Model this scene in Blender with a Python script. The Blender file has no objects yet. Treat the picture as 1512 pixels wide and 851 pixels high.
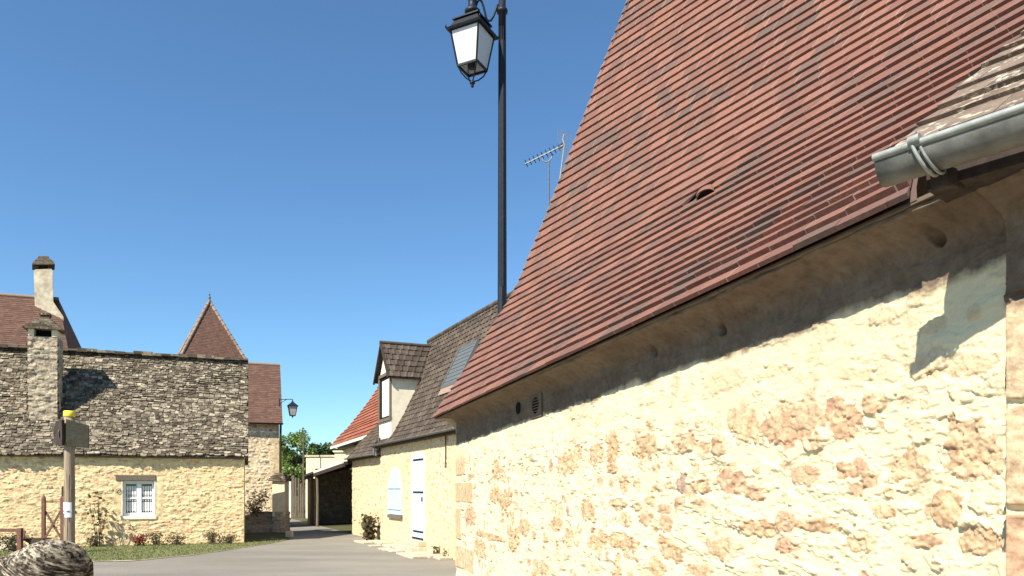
import bpy, math, random
import numpy as np
from mathutils import Vector, Matrix

random.seed(7)
scene = bpy.context.scene
COL = scene.collection
EYE = 1.64
F = 1092.0            # focal length of the photograph in its own pixels (1512 wide)
HX, HY = 756.0, 722.0 # principal column and horizon row

# ------------------------------------------------------------------ camera
cam_d = bpy.data.cameras.new('camera'); cam = bpy.data.objects.new('camera', cam_d); COL.objects.link(cam)
cam_d.sensor_width = 36.0; cam_d.lens = 36.0*F/1512.0
cam_d.shift_y = (HY-425.5)/1512.0
cam_d.clip_start = 0.05; cam_d.clip_end = 3000
cam.location = (0, 0, EYE); cam.rotation_euler = (math.radians(90), 0, 0)
scene.camera = cam

# ------------------------------------------------------------------ light
SUN_TO = Vector((-.616, -.788, 1.0)).normalized()      # from the place towards the sun
w = bpy.data.worlds.new('World'); scene.world = w; w.use_nodes = True
nt = w.node_tree; nt.nodes.clear()
sky = nt.nodes.new('ShaderNodeTexSky'); sky.sky_type = 'NISHITA'; sky.sun_disc = False
sky.sun_elevation = math.asin(SUN_TO.z); sky.sun_rotation = math.atan2(SUN_TO.x, SUN_TO.y)
sky.altitude = 200; sky.air_density = 1.0; sky.dust_density = 0.2; sky.ozone_density = 3.5
bg = nt.nodes.new('ShaderNodeBackground'); bg.inputs['Strength'].default_value = 0.084
tint = nt.nodes.new('ShaderNodeMix'); tint.data_type = 'RGBA'; tint.blend_type = 'MULTIPLY'; tint.inputs['Factor'].default_value = 1; tint.inputs[7].default_value = (.80, 1.06, 1.17, 1)
wo = nt.nodes.new('ShaderNodeOutputWorld')
nt.links.new(sky.outputs[0], tint.inputs[6]); nt.links.new(tint.outputs[2], bg.inputs['Color']); nt.links.new(bg.outputs[0], wo.inputs['Surface'])
sun_d = bpy.data.lights.new('sun', 'SUN'); sun_d.energy = 5.0; sun_d.angle = math.radians(.5)
sun_d.color = (1.0, .94, .83)
sun = bpy.data.objects.new('sun', sun_d); COL.objects.link(sun)
sun.rotation_euler = (-SUN_TO).to_track_quat('-Z', 'Y').to_euler(); sun.location = (-10, -10, 20)
scene.view_settings.view_transform = 'Standard'; scene.view_settings.look = 'None'
scene.view_settings.exposure = 0.85; scene.view_settings.gamma = 1.0
scene.view_settings.use_curve_mapping = False

# ------------------------------------------------------------------ helpers
def V(*a): return Vector(a)
def at(x, y, d):                       # photograph pixel + distance along the view -> point in the place
    return Vector(((x-HX)/F*d, d, EYE+(HY-y)/F*d))
def proj(p): return (HX+F*p[0]/p[1], HY-F*(p[2]-EYE)/p[1])

class Frame:                           # local axes of a building: s along the wall, r into the building, z up
    def __init__(s, ox, oy, u, n): s.o = Vector((ox, oy, 0)); s.u = Vector((u[0], u[1], 0)).normalized(); s.n = Vector((n[0], n[1], 0)).normalized()
    def __call__(s, a, r, z): return s.o + s.u*a + s.n*r + Vector((0, 0, z))

class MB:
    def __init__(s): s.v = []; s.f = []; s.r = []; s.sm = []
    def add(s, vs, fs, rnd=0.5, smooth=False):
        b = len(s.v); s.v.extend([tuple(p) for p in vs])
        for f in fs: s.f.append(tuple(b+i for i in f)); s.r.append(rnd); s.sm.append(smooth)
        return s
    def hexa(s, p, rnd=.5):            # 0-3 bottom ring, 4-7 top ring
        return s.add(p, [(3,2,1,0),(4,5,6,7),(0,1,5,4),(1,2,6,5),(2,3,7,6),(3,0,4,7)], rnd)
    def fbox(s, fr, a0, a1, r0, r1, z0, z1, rnd=.5):
        return s.hexa([fr(a0,r0,z0),fr(a1,r0,z0),fr(a1,r1,z0),fr(a0,r1,z0),fr(a0,r0,z1),fr(a1,r0,z1),fr(a1,r1,z1),fr(a0,r1,z1)], rnd)
    def bar(s, a, b, wd, h=None, up=Vector((0,0,1)), rnd=.5):
        a = Vector(a); b = Vector(b); h = h or wd; d = (b-a).normalized()
        x = d.cross(up); x = x.normalized() if x.length > 1e-4 else Vector((1,0,0)); y = x.cross(d).normalized()
        x *= wd/2; y *= h/2
        return s.hexa([a-x-y, a+x-y, a+x+y, a-x+y, b-x-y, b+x-y, b+x+y, b-x+y], rnd)
    def tube(s, pts, rad, n=10, rnd=.5, cap=True, smooth=True):
        pts = [Vector(p) for p in pts]; m = len(pts)
        rads = rad if isinstance(rad, (list, tuple)) else [rad]*m
        vs = []; prev = None
        for i, p in enumerate(pts):
            d = (pts[min(i+1, m-1)]-pts[max(i-1, 0)]).normalized()
            if prev is None:
                x = d.cross(Vector((0,0,1)))
                if x.length < 1e-3: x = d.cross(Vector((0,1,0)))
            else: x = prev - d*prev.dot(d)
            x.normalize(); prev = x; y = d.cross(x)
            for k in range(n):
                t = 2*math.pi*k/n; vs.append(p + (x*math.cos(t)+y*math.sin(t))*rads[i])
        fs = [(i*n+k, i*n+(k+1)%n, (i+1)*n+(k+1)%n, (i+1)*n+k) for i in range(m-1) for k in range(n)]
        s.add(vs, fs, rnd, smooth)
        if cap:
            s.add(vs[:n], [tuple(range(n-1,-1,-1))], rnd); s.add(vs[-n:], [tuple(range(n))], rnd)
        return s
    def lathe(s, c, prof, n=16, rnd=.5, smooth=True):
        c = Vector(c); vs = []
        for (r, z) in prof:
            for k in range(n):
                t = 2*math.pi*k/n; vs.append(c+Vector((r*math.cos(t), r*math.sin(t), z)))
        fs = [(i*n+k, i*n+(k+1)%n, (i+1)*n+(k+1)%n, (i+1)*n+k) for i in range(len(prof)-1) for k in range(n)]
        fs.append(tuple(range(n-1,-1,-1))); b = (len(prof)-1)*n; fs.append(tuple(range(b, b+n)))
        return s.add(vs, fs, rnd, smooth)
    def prism(s, pts, off, rnd=.5):
        pts = [Vector(p) for p in pts]; off = Vector(off); n = len(pts)
        return s.add(pts+[p+off for p in pts], [tuple(range(n-1,-1,-1)), tuple(range(n, 2*n))]+[(i,(i+1)%n,n+(i+1)%n,n+i) for i in range(n)], rnd)

def tag(o, label=None, cat=None, group=None, kind=None):
    if label: o['label'] = label
    if cat: o['category'] = cat
    if group: o['group'] = group
    if kind: o['kind'] = kind
    return o
def thing(name, loc, label, cat, group=None):
    o = bpy.data.objects.new(name, None); o.empty_display_size = .2; COL.objects.link(o)
    o.location = loc; o['org'] = tuple(loc); return tag(o, label, cat, group)
def org_of(o):
    while o.parent: o = o.parent
    return Vector(o.location)
def link(name, me, mat, parent, origin):
    o = bpy.data.objects.new(name, me); COL.objects.link(o)
    for m in (mat if isinstance(mat, (list, tuple)) else [mat]): me.materials.append(m)
    if parent: o.parent = parent
    else: o.location = origin
    return o
def obj(name, mb, mat, parent=None, origin=(0,0,0), bevel=0):
    org = org_of(parent) if parent else Vector(origin)
    me = bpy.data.meshes.new(name)
    me.from_pydata([(v[0]-org.x, v[1]-org.y, v[2]-org.z) for v in mb.v], [], mb.f)
    me.polygons.foreach_set('use_smooth', mb.sm)
    a = me.attributes.new('rnd', 'FLOAT', 'FACE'); a.data.foreach_set('value', mb.r)
    me.validate(); me.update()
    o = link(name, me, mat, parent, org)
    if bevel:
        m = o.modifiers.new('bevel', 'BEVEL'); m.width = bevel; m.segments = 2; m.limit_method = 'ANGLE'
    return o

# ---- numpy noise
def _h(ix, iy, seed):
    n = (ix.astype(np.int64)*374761393 + iy.astype(np.int64)*668265263 + seed*1442695041) & 0xffffffff
    n = ((n ^ (n >> 13))*1274126177) & 0xffffffff
    n = ((n ^ (n >> 15))*2246822519) & 0xffffffff
    return ((n ^ (n >> 16)) & 0xffffff)/float(0xffffff)
def vn(x, y, seed=0):
    ix = np.floor(x); iy = np.floor(y); fx = x-ix; fy = y-iy
    fx = fx*fx*(3-2*fx); fy = fy*fy*(3-2*fy)
    a = _h(ix,iy,seed); b = _h(ix+1,iy,seed); c = _h(ix,iy+1,seed); d = _h(ix+1,iy+1,seed)
    return (a*(1-fx)+b*fx)*(1-fy)+(c*(1-fx)+d*fx)*fy
def fbm(x, y, seed=0, o=4):
    t = 0; a = .5; n = 0
    for k in range(o):
        t = t+a*vn(x*2**k+17.3*k, y*2**k-9.1*k, seed+k*31); n += a; a *= .55
    return t/n
def sstep(x, a, b):
    t = np.clip((x-a)/(b-a), 0, 1); return t*t*(3-2*t)
def facet(x, y, seed=0):
    """broken-rock relief: flat tilted chips, about -0.5..0.5"""
    x = x+.35*(fbm(x*1.7, y*1.7, seed+50, 2)-.5); y = y+.35*(fbm(x*1.7+5, y*1.7, seed+51, 2)-.5)
    ix = np.floor(x); iy = np.floor(y); best = np.full(x.shape, 9.); val = np.zeros(x.shape)
    for dy in (-1,0,1):
        for dx in (-1,0,1):
            cx = ix+dx; cy = iy+dy; px = cx+_h(cx,cy,seed); py = cy+_h(cx,cy,seed+1)
            d = (x-px)**2+(y-py)**2; m = d < best; best = np.where(m, d, best)
            val = np.where(m, .6*(_h(cx,cy,seed+2)-.5)+(x-px)*(_h(cx,cy,seed+3)-.5)*.9+(y-py)*(_h(cx,cy,seed+4)-.5)*.9, val)
    return val
def masonry(S, Z, rowh=.13, cw=.2, proud=.014, cover=.5, seed=1, ledge=.01, rough=.006):
    """height (m), exposed-stone mask 0..1 and a random tint per stone over wall coordinates"""
    s = S+.035*(fbm(S*7, Z*7, seed+1)-.5)+.02*(fbm(S*25, Z*25, seed+2, 3)-.5)
    z = Z+.035*(fbm(S*7+40, Z*7, seed+3)-.5)+.02*(fbm(S*25, Z*25+9, seed+4, 3)-.5)+.10*(vn(S*.8, Z*.6, seed+5)-.5)
    j0 = np.floor(z/rowh)
    best = np.full(S.shape, 9.); tint = np.zeros(S.shape); pr = np.zeros(S.shape); size = np.ones(S.shape)
    for dj in (-1, 0, 1):
        j = j0+dj
        wj = cw*(.75+.6*_h(j, j*0+3, seed+6)); off = _h(j, j*0+5, seed+7)
        i0 = np.floor(s/wj+off)
        for di in (-1, 0, 1):
            i = i0+di
            a = _h(i, j, seed+8); b = _h(i, j, seed+9); c = _h(i, j, seed+10); e = _h(i, j, seed+11); g = _h(i, j, seed+12)
            cx = (i+.5+.35*(a-.5)-off)*wj; cy = (j+.5+.35*(b-.5))*rowh
            rx = wj*.5*(.65+.55*c); ry = rowh*.5*(.65+.6*g)
            d = ((np.abs(s-cx)/rx)**2.6+(np.abs(z-cy)/ry)**2.6)**(1/2.6)
            m = d < best
            best = np.where(m, d, best); tint = np.where(m, e, tint); pr = np.where(m, _h(i, j, seed+13), pr)
            size = np.where(m, .35+.8*np.clip(_h(i, j, seed+14)+cover-.5, 0, 1), size)
    rag = .30*(fbm(S*22, Z*22, seed+20)-.5)+.22*(vn(S*90, Z*90, seed+21)-.5)
    q = size-best+rag
    stone = sstep(q, -.03, .05)
    bump = .8*facet(S*26, Z*36, seed+22)+.5*facet(S*70, Z*85, seed+24)+.25*(fbm(S*90, Z*90, seed+23, 2)-.5)
    h = stone*(proud*(pr*2.2-.75)+rough*2.2*bump)*sstep(q, -.05, .10)
    h += stone*.25*proud*(pr-.2)
    l1 = fbm(S*7, Z*17, seed+30, 4)
    h += ledge*(sstep(l1, .50, .512)*.55+sstep(l1, .63, .64)*.7+(l1-.5)*.45)
    l2 = fbm(S*16, Z*34, seed+33, 3)
    h += ledge*.6*sstep(l2, .56, .566)
    h += ledge*.18*facet(S*34, Z*60, seed+35)
    h += .010*(vn(S*1.3, Z*1.6, seed+40)-.5)+.004*(fbm(S*60, Z*60, seed+41, 2)-.5)
    return h, stone, tint

def wall_grid(name, fr, sa, za, hfun, mat, parent=None, holes=(), origin=(0,0,0), cove=None):
    """a wall as a relief: hfun(S,Z)->height,stone,tint; height grows out of the wall (-n)"""
    S, Z = np.meshgrid(sa, za)
    h, st, ti = hfun(S, Z)
    org = org_of(parent) if parent else Vector(origin)
    X = fr.o.x+fr.u.x*S-fr.n.x*h-org.x; Y = fr.o.y+fr.u.y*S-fr.n.y*h-org.y
    P = np.stack([X, Y, Z-org.z], -1).reshape(-1, 3)
    nz, ns = S.shape
    idx = np.arange(nz*ns).reshape(nz, ns)
    q = np.stack([idx[:-1,:-1], idx[:-1,1:], idx[1:,1:], idx[1:,:-1]], -1)
    cs = (S[:-1,:-1]+S[1:,1:])/2; cz = (Z[:-1,:-1]+Z[1:,1:])/2
    keep = np.ones(cs.shape, bool)
    for (a0, a1, z0, z1) in holes: keep &= ~((cs > a0)&(cs < a1)&(cz > z0)&(cz < z1))
    q = q[keep].reshape(-1, 4)
    me = bpy.data.meshes.new(name)
    me.vertices.add(len(P)); me.vertices.foreach_set('co', P.astype(np.float32).ravel())
    me.loops.add(q.size); me.loops.foreach_set('vertex_index', q.astype(np.int32).ravel())
    me.polygons.add(len(q)); me.polygons.foreach_set('loop_start', np.arange(0, q.size, 4, dtype=np.int32))
    me.polygons.foreach_set('loop_total', np.full(len(q), 4, np.int32))
    me.polygons.foreach_set('use_smooth', np.ones(len(q), bool))
    me.update(calc_edges=True)
    for nm, arr in (('stone', st), ('tint', ti)):
        a = me.attributes.new(nm, 'FLOAT', 'POINT'); a.data.foreach_set('value', arr.astype(np.float32).ravel())
    me.validate()
    return link(name, me, mat, parent, org)

# ---- materials
def mat_new(name):
    m = bpy.data.materials.new(name); m.use_nodes = True
    n = m.node_tree.nodes; b = n.get('Principled BSDF'); return m, m.node_tree, b
def N(nt, t, **k):
    n = nt.nodes.new(t)
    for a, v in k.items():
        if a in n.inputs.keys() if hasattr(n.inputs, 'keys') else False: n.inputs[a].default_value = v
        else: setattr(n, a, v)
    return n
def noise(nt, scale, detail=4, rough=.55, vec=None, stretch=None):
    n = nt.nodes.new('ShaderNodeTexNoise'); n.inputs['Scale'].default_value = scale
    n.inputs['Detail'].default_value = detail; n.inputs['Roughness'].default_value = rough
    tc = nt.nodes.new('ShaderNodeTexCoord'); src = tc.outputs['Object']
    if stretch:
        mp = nt.nodes.new('ShaderNodeMapping'); mp.inputs['Scale'].default_value = stretch
        nt.links.new(src, mp.inputs[0]); src = mp.outputs[0]
    nt.links.new(src, n.inputs['Vector']); return n.outputs['Fac']
def ramp(nt, fac, stops, interp='LINEAR'):
    r = nt.nodes.new('ShaderNodeValToRGB'); r.color_ramp.interpolation = interp
    el = r.color_ramp.elements
    while len(el) < len(stops): el.new(.5)
    for e, (p, c) in zip(el, stops): e.position = p; e.color = (*c, 1) if len(c) == 3 else c
    nt.links.new(fac, r.inputs[0]); return r.outputs[0]
def mixc(nt, a, b, fac, mode='MIX'):
    m = nt.nodes.new('ShaderNodeMix'); m.data_type = 'RGBA'; m.blend_type = mode
    for sock, v in ((m.inputs['Factor'], fac), (m.inputs[6], a), (m.inputs[7], b)):
        if isinstance(v, (int, float)): sock.default_value = v
        elif isinstance(v, tuple): sock.default_value = (*v, 1) if len(v) == 3 else v
        else: nt.links.new(v, sock)
    return m.outputs[2]
def attr(nt, name):
    a = nt.nodes.new('ShaderNodeAttribute'); a.attribute_name = name; return a.outputs['Fac']
def bump(nt, b, h, strength=.3, dist=.01):
    n = nt.nodes.new('ShaderNodeBump'); n.inputs['Strength'].default_value = strength; n.inputs['Distance'].default_value = dist
    nt.links.new(h, n.inputs['Height']); nt.links.new(n.outputs[0], b.inputs['Normal'])
def g3(v, t=(1,1,1)): return (v*t[0], v*t[1], v*t[2])

def wall_mat(name, mortar, mortar2, stones, fine=90, blot=3, band=None):
    m, nt, b = mat_new(name)
    base = mixc(nt, mortar, mortar2, ramp(nt, noise(nt, blot, 5), [(.35,(0,0,0)),(.68,(1,1,1))]))
    base = mixc(nt, base, g3(1.0), ramp(nt, noise(nt, fine*.5, 3), [(.45,(.72,.70,.66)),(.62,(1,1,1))]), 'MULTIPLY')
    sc = ramp(nt, attr(nt, 'tint'), stones)
    sc = mixc(nt, sc, ramp(nt, noise(nt, fine*.35, 5, .65), [(.3,(.50,.44,.38)),(.5,(.95,.92,.9)),(.68,(1.35,1.35,1.3))]), 1.0, 'MULTIPLY')
    c = mixc(nt, base, sc, attr(nt, 'stone'))
    if band:                                   # darker brown along the wall top, eave shade painted into the colour
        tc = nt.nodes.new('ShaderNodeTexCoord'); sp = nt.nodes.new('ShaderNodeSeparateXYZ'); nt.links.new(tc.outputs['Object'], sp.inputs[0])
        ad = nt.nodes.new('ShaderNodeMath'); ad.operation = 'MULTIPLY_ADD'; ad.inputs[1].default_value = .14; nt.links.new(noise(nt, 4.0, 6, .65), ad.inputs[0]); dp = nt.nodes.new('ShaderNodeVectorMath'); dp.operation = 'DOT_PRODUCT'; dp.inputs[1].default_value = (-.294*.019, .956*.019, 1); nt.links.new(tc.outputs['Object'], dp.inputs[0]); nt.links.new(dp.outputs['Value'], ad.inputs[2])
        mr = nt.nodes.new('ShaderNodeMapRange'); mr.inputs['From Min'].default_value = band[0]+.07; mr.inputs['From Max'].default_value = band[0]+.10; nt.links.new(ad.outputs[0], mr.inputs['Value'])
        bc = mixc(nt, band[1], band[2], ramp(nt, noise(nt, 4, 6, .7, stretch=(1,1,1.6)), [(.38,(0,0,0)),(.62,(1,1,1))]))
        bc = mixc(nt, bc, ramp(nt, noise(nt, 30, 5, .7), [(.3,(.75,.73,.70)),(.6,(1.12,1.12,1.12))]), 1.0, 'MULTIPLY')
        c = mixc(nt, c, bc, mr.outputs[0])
    nt.links.new(c, b.inputs['Base Color']); b.inputs['Roughness'].default_value = .95
    b.inputs['Specular IOR Level'].default_value = .15
    bump(nt, b, noise(nt, fine, 6, .75), .7, .006)
    return m
def tile_mat(name, stops, dirt=(.06,.05,.04), dirt_amt=.35, fine=60, lichen=None, lich_t=.62, bump_s=.3, interp='LINEAR', rough=.9, blotch=None):
    m, nt, b = mat_new(name)
    c = ramp(nt, attr(nt, 'rnd'), stops, interp)
    if blotch: c = mixc(nt, c, blotch, ramp(nt, noise(nt, 1.6, 3), [(.48,(0,0,0)),(.60,(.75,.75,.75))]))
    c = mixc(nt, c, ramp(nt, noise(nt, fine, 4, .7), [(.3,g3(.72)),(.7,g3(1.2))]), 1.0, 'MULTIPLY')
    d = nt.nodes.new('ShaderNodeMath'); d.operation = 'MULTIPLY'; d.inputs[1].default_value = dirt_amt
    nt.links.new(ramp(nt, noise(nt, 5, 6, .7), [(.45,(0,0,0)),(.7,(1,1,1))]), d.inputs[0])
    c = mixc(nt, c, dirt, d.outputs[0])
    if lichen: c = mixc(nt, c, lichen, ramp(nt, noise(nt, fine*.4, 6, .7), [(lich_t,(0,0,0)),(lich_t+.05,(.85,.85,.85))]))
    nt.links.new(c, b.inputs['Base Color']); b.inputs['Roughness'].default_value = rough
    b.inputs['Specular IOR Level'].default_value = .2
    bump(nt, b, noise(nt, fine*1.5, 4, .7), bump_s, .004)
    return m
def simple(name, col, rough=.7, metal=0, var=.25, scale=25, bs=.15, spec=.4, stretch=None):
    m, nt, b = mat_new(name)
    c = mixc(nt, col, ramp(nt, noise(nt, scale, 5, .65, stretch=stretch), [(.3,g3(1-var)),(.7,g3(1+var))]), 1.0, 'MULTIPLY')
    nt.links.new(c, b.inputs['Base Color']); b.inputs['Roughness'].default_value = rough
    b.inputs['Metallic'].default_value = metal; b.inputs['Specular IOR Level'].default_value = spec
    if bs: bump(nt, b, noise(nt, scale*3, 4, stretch=stretch), bs, .005)
    return m

M = {}
PEACH = [(0,(.55,.355,.205)),(.25,(.60,.43,.265)),(.45,(.55,.335,.205)),(.6,(.62,.47,.30)),(.8,(.57,.38,.24)),(.93,(.54,.34,.22)),(.965,(.48,.21,.15)),(1,(.38,.27,.21))]
M['wall_near'] = wall_mat('lime_mortared_rubble', (.72,.64,.42), (.68,.58,.365), PEACH, 70, 2.2, band=(2.035, (.20,.150,.105), (.145,.102,.070)))  # browns in the top band carry the painted eave shade
M['wall_left'] = wall_mat('yellow_rubble', (.72,.58,.33), (.68,.51,.27), [(0,(.70,.54,.30)),(.4,(.74,.61,.37)),(.7,(.70,.50,.28)),(.9,(.66,.42,.27)),(1,(.6,.47,.32))], 22, 1.1)
M['wall_mid'] = wall_mat('pale_rubble', (.68,.57,.36), (.64,.49,.29), [(0,(.64,.48,.28)),(.5,(.66,.53,.33)),(.85,(.60,.42,.25)),(1,(.52,.36,.24))], 30, 1.0)
M['wall_pale'] = wall_mat('pale_small_rubble', (.78,.67,.47), (.70,.57,.38), [(0,(.6,.47,.28)),(.5,(.68,.54,.34)),(1,(.48,.38,.28))], 30, 1.0)
M['wall_grey'] = wall_mat('weathered_rubble', (.36,.30,.22), (.28,.22,.18), [(0,(.42,.34,.26)),(.5,(.33,.25,.2)),(1,(.22,.19,.17))], 30, 2.0)
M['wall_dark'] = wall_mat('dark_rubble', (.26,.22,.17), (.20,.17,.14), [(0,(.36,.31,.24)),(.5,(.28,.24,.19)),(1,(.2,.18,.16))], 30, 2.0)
M['tile_red'] = tile_mat('new_clay_tiles', [(0,(.122,.077,.063)),(.16,(.148,.090,.071)),(.28,(.178,.087,.066)),(.6,(.206,.095,.069)),(.8,(.232,.110,.077)),(.93,(.245,.115,.084)),(.94,(.16,.095,.076)),(.96,(.42,.30,.24)),(1,(.46,.34,.27))], (.11,.085,.07), .3, 70, blotch=None)  # last pale stops are the highlight painted on tile edges
M['tile_old'] = tile_mat('old_clay_tiles', [(0,(.13,.095,.073)),(.5,(.19,.135,.10)),(1,(.24,.185,.14))], (.07,.055,.045), .6, 40, (.44,.39,.30), .54, .6)
M['tile_brown'] = tile_mat('brown_clay_tiles', [(0,(.115,.062,.045)),(.5,(.145,.078,.055)),(1,(.175,.095,.066))], (.08,.055,.04), .6, 30)
M['tile_grey'] = tile_mat('dark_interlocking_tiles', [(0,(.062,.046,.034)),(.5,(.092,.069,.051)),(1,(.13,.10,.074))], (.025,.022,.02), .6, 25, (.20,.17,.125), .66, .5)
M['tile_orange'] = tile_mat('orange_clay_tiles', [(0,(.25,.080,.045)),(.5,(.30,.105,.058)),(1,(.35,.14,.085))], (.1,.05,.035), .4, 30)
M['lauze'] = tile_mat('limestone_slabs', [(0,(.075,.058,.039)),(.3,(.14,.112,.077)),(.6,(.215,.176,.122)),(.85,(.31,.26,.185)),(1,(.43,.37,.265))], (.035,.028,.021), .75, 14, (.42,.37,.28), .60, .8)
M['ridge_pale'] = tile_mat('mortared_ridge_tiles', [(0,(.22,.14,.10)),(1,(.32,.24,.18))], (.2,.15,.1), .4, 30)
M['asphalt'] = None
M['iron'] = simple('black_painted_iron', (.012,.015,.021), .5, 0, .35, 30, .12, .25)
M['zinc'] = simple('weathered_zinc', (.13,.128,.112), .65, .25, .45, 14, .12, .5)
M['zinc_pale'] = simple('pale_zinc_edge', (.27,.285,.26), .6, .25, .25, 25, .1, .5)
M['wood_grey'] = simple('grey_weathered_wood', (.15,.12,.09), .85, 0, .45, 9, .5, .2, (9,9,.8))
M['wood_dark'] = simple('dark_weathered_wood', (.05,.037,.03), .85, 0, .4, 9, .5, .2, (3,3,1))
M['wood_red'] = simple('red_brown_timber', (.16,.075,.05), .8, 0, .3, 12, .2)
M['rust_iron'] = simple('rusty_iron', (.05,.03,.022), .7, 0, .3, 20, .2)
M['plaster'] = simple('cream_render', (.72,.62,.42), .95, 0, .14, 5, .3, .1)
M['plaster_shade_brown'] = simple('shade_brown_render', (.17,.128,.09), .95, 0, .2, 12, .3, .1)  # brown matched to the painted eave shade, for vent and soffit
M['plaster_pale'] = simple('pale_render', (.74,.69,.58), .95, 0, .12, 5, .3, .1)
M['ashlar'] = simple('peach_dressed_stone', (.66,.45,.25), .95, 0, .25, 9, .5, .1)
M['white'] = simple('white_paint', (.80,.79,.76), .5, 0, .05, 8, .05)
M['blue_door'] = simple('pale_blue_paint', (.56,.68,.78), .5, 0, .05, 8, .05)
M['blue_shutter'] = simple('light_blue_paint', (.46,.61,.70), .5, 0, .07, 8, .05)
M['glass_dark'] = simple('dark_window_glass', (.02,.022,.025), .08, 0, .1, 3, 0, .8)
M['lace'] = simple('lace_curtain', (.75,.75,.72), .9, 0, .1, 60, 0)
M['opal'] = None
M['yellow'] = simple('yellow_paint', (.80,.62,.06), .6, 0, .12, 20, .1)
M['board'] = simple('weathered_sign_board', (.055,.052,.036), .85, 0, .4, 10, .4, .2, (2,2,8))
M['paper'] = simple('white_plate', (.80,.80,.78), .5, 0, .04, 20, 0)
M['chimney_stone'] = None
M['ink'] = simple('black_lettering', (.01,.01,.01), .6, 0, 0, 20, 0)
M['solar'] = simple('roof_window_blind', (.12,.13,.13), .55, .1, .1, 4, 0, .6)
M['void_shade'] = simple('black_opening_shade', (.01,.008,.006), .9, 0, 0, 5, 0, .1)  # near-black colour standing in for the shade inside openings
M['leaf'] = None
def leaf_mat(name, c0, c1, c2):
    m, nt, b = mat_new(name)
    c = ramp(nt, attr(nt, 'rnd'), [(0, c0), (.5, c1), (1, c2)])
    nt.links.new(c, b.inputs['Base Color']); b.inputs['Roughness'].default_value = .6
    b.inputs['Specular IOR Level'].default_value = .25
    tr = nt.nodes.new('ShaderNodeBsdfTranslucent'); nt.links.new(c, tr.inputs['Color'])
    mx = nt.nodes.new('ShaderNodeMixShader'); mx.inputs[0].default_value = .25
    out = nt.nodes.get('Material Output')
    nt.links.new(b.outputs[0], mx.inputs[1]); nt.links.new(tr.outputs[0], mx.inputs[2]); nt.links.new(mx.outputs[0], out.inputs['Surface'])
    return m
M['leaf'] = leaf_mat('bright_green_leaves', (.13,.20,.045), (.20,.29,.075), (.29,.38,.13))
M['leaf_dark'] = leaf_mat('dark_green_leaves', (.04,.075,.022), (.065,.11,.033), (.10,.15,.05))
M['leaf_grey'] = leaf_mat('dry_green_leaves', (.075,.075,.035), (.14,.125,.065), (.26,.20,.125))
M['grass'] = leaf_mat('grass_blades', (.12,.15,.048), (.17,.19,.07), (.26,.24,.12))
M['petal'] = leaf_mat('red_petals', (.35,.03,.04), (.45,.06,.06), (.5,.12,.1))
M['bark'] = simple('bark', (.14,.105,.075), .95, 0, .4, 14, .6, .1)
m, nt_, b = mat_new('opal_glass'); b.inputs['Base Color'].default_value = (.86,.86,.84,1); b.inputs['Roughness'].default_value = .25
tr = nt_.nodes.new('ShaderNodeBsdfTranslucent'); tr.inputs['Color'].default_value = (.8,.79,.76,1)
mx = nt_.nodes.new('ShaderNodeMixShader'); mx.inputs[0].default_value = .35
nt_.links.new(b.outputs[0], mx.inputs[1]); nt_.links.new(tr.outputs[0], mx.inputs[2]); nt_.links.new(mx.outputs[0], nt_.nodes['Material Output'].inputs['Surface'])
M['opal'] = m

M['chimney_stone'] = wall_mat('weathered_chimney_rubble', (.40,.34,.25), (.30,.25,.18), [(0,(.42,.35,.24)),(.5,(.50,.42,.30)),(1,(.25,.21,.16))], 20, 1.5)
def ground_mat(name, a, b2, c3, s1, s2, bs=.4):
    m, nt, b = mat_new(name)
    c = mixc(nt, a, b2, ramp(nt, noise(nt, s1, 6, .6, stretch=(.5,1.6,1)), [(.35,(0,0,0)),(.65,(1,1,1))]))
    c = mixc(nt, c, c3, ramp(nt, noise(nt, s2, 3, .6), [(.52,(0,0,0)),(.66,(.8,.8,.8))]))
    nt.links.new(c, b.inputs['Base Color']); b.inputs['Roughness'].default_value = .95; b.inputs['Specular IOR Level'].default_value = .15
    bump(nt, b, noise(nt, s2, 4, .7), bs, .01); return m
M['asphalt'] = ground_mat('worn_asphalt', (.25,.228,.190), (.175,.158,.130), (.32,.295,.25), .45, 60)
M['soil'] = ground_mat('dry_soil_and_grass', (.07,.08,.03), (.10,.095,.05), (.13,.11,.07), 1.2, 20)
M['turf'] = ground_mat('mown_grass', (.125,.15,.052), (.17,.175,.07), (.24,.21,.12), 1.5, 25)
M['gravel'] = ground_mat('pale_gravel', (.42,.36,.26), (.34,.29,.21), (.5,.44,.34), 2, 30)
M['flag'] = simple('pale_flagstone', (.50,.43,.31), .95, 0, .25, 6, .4, .1)

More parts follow.
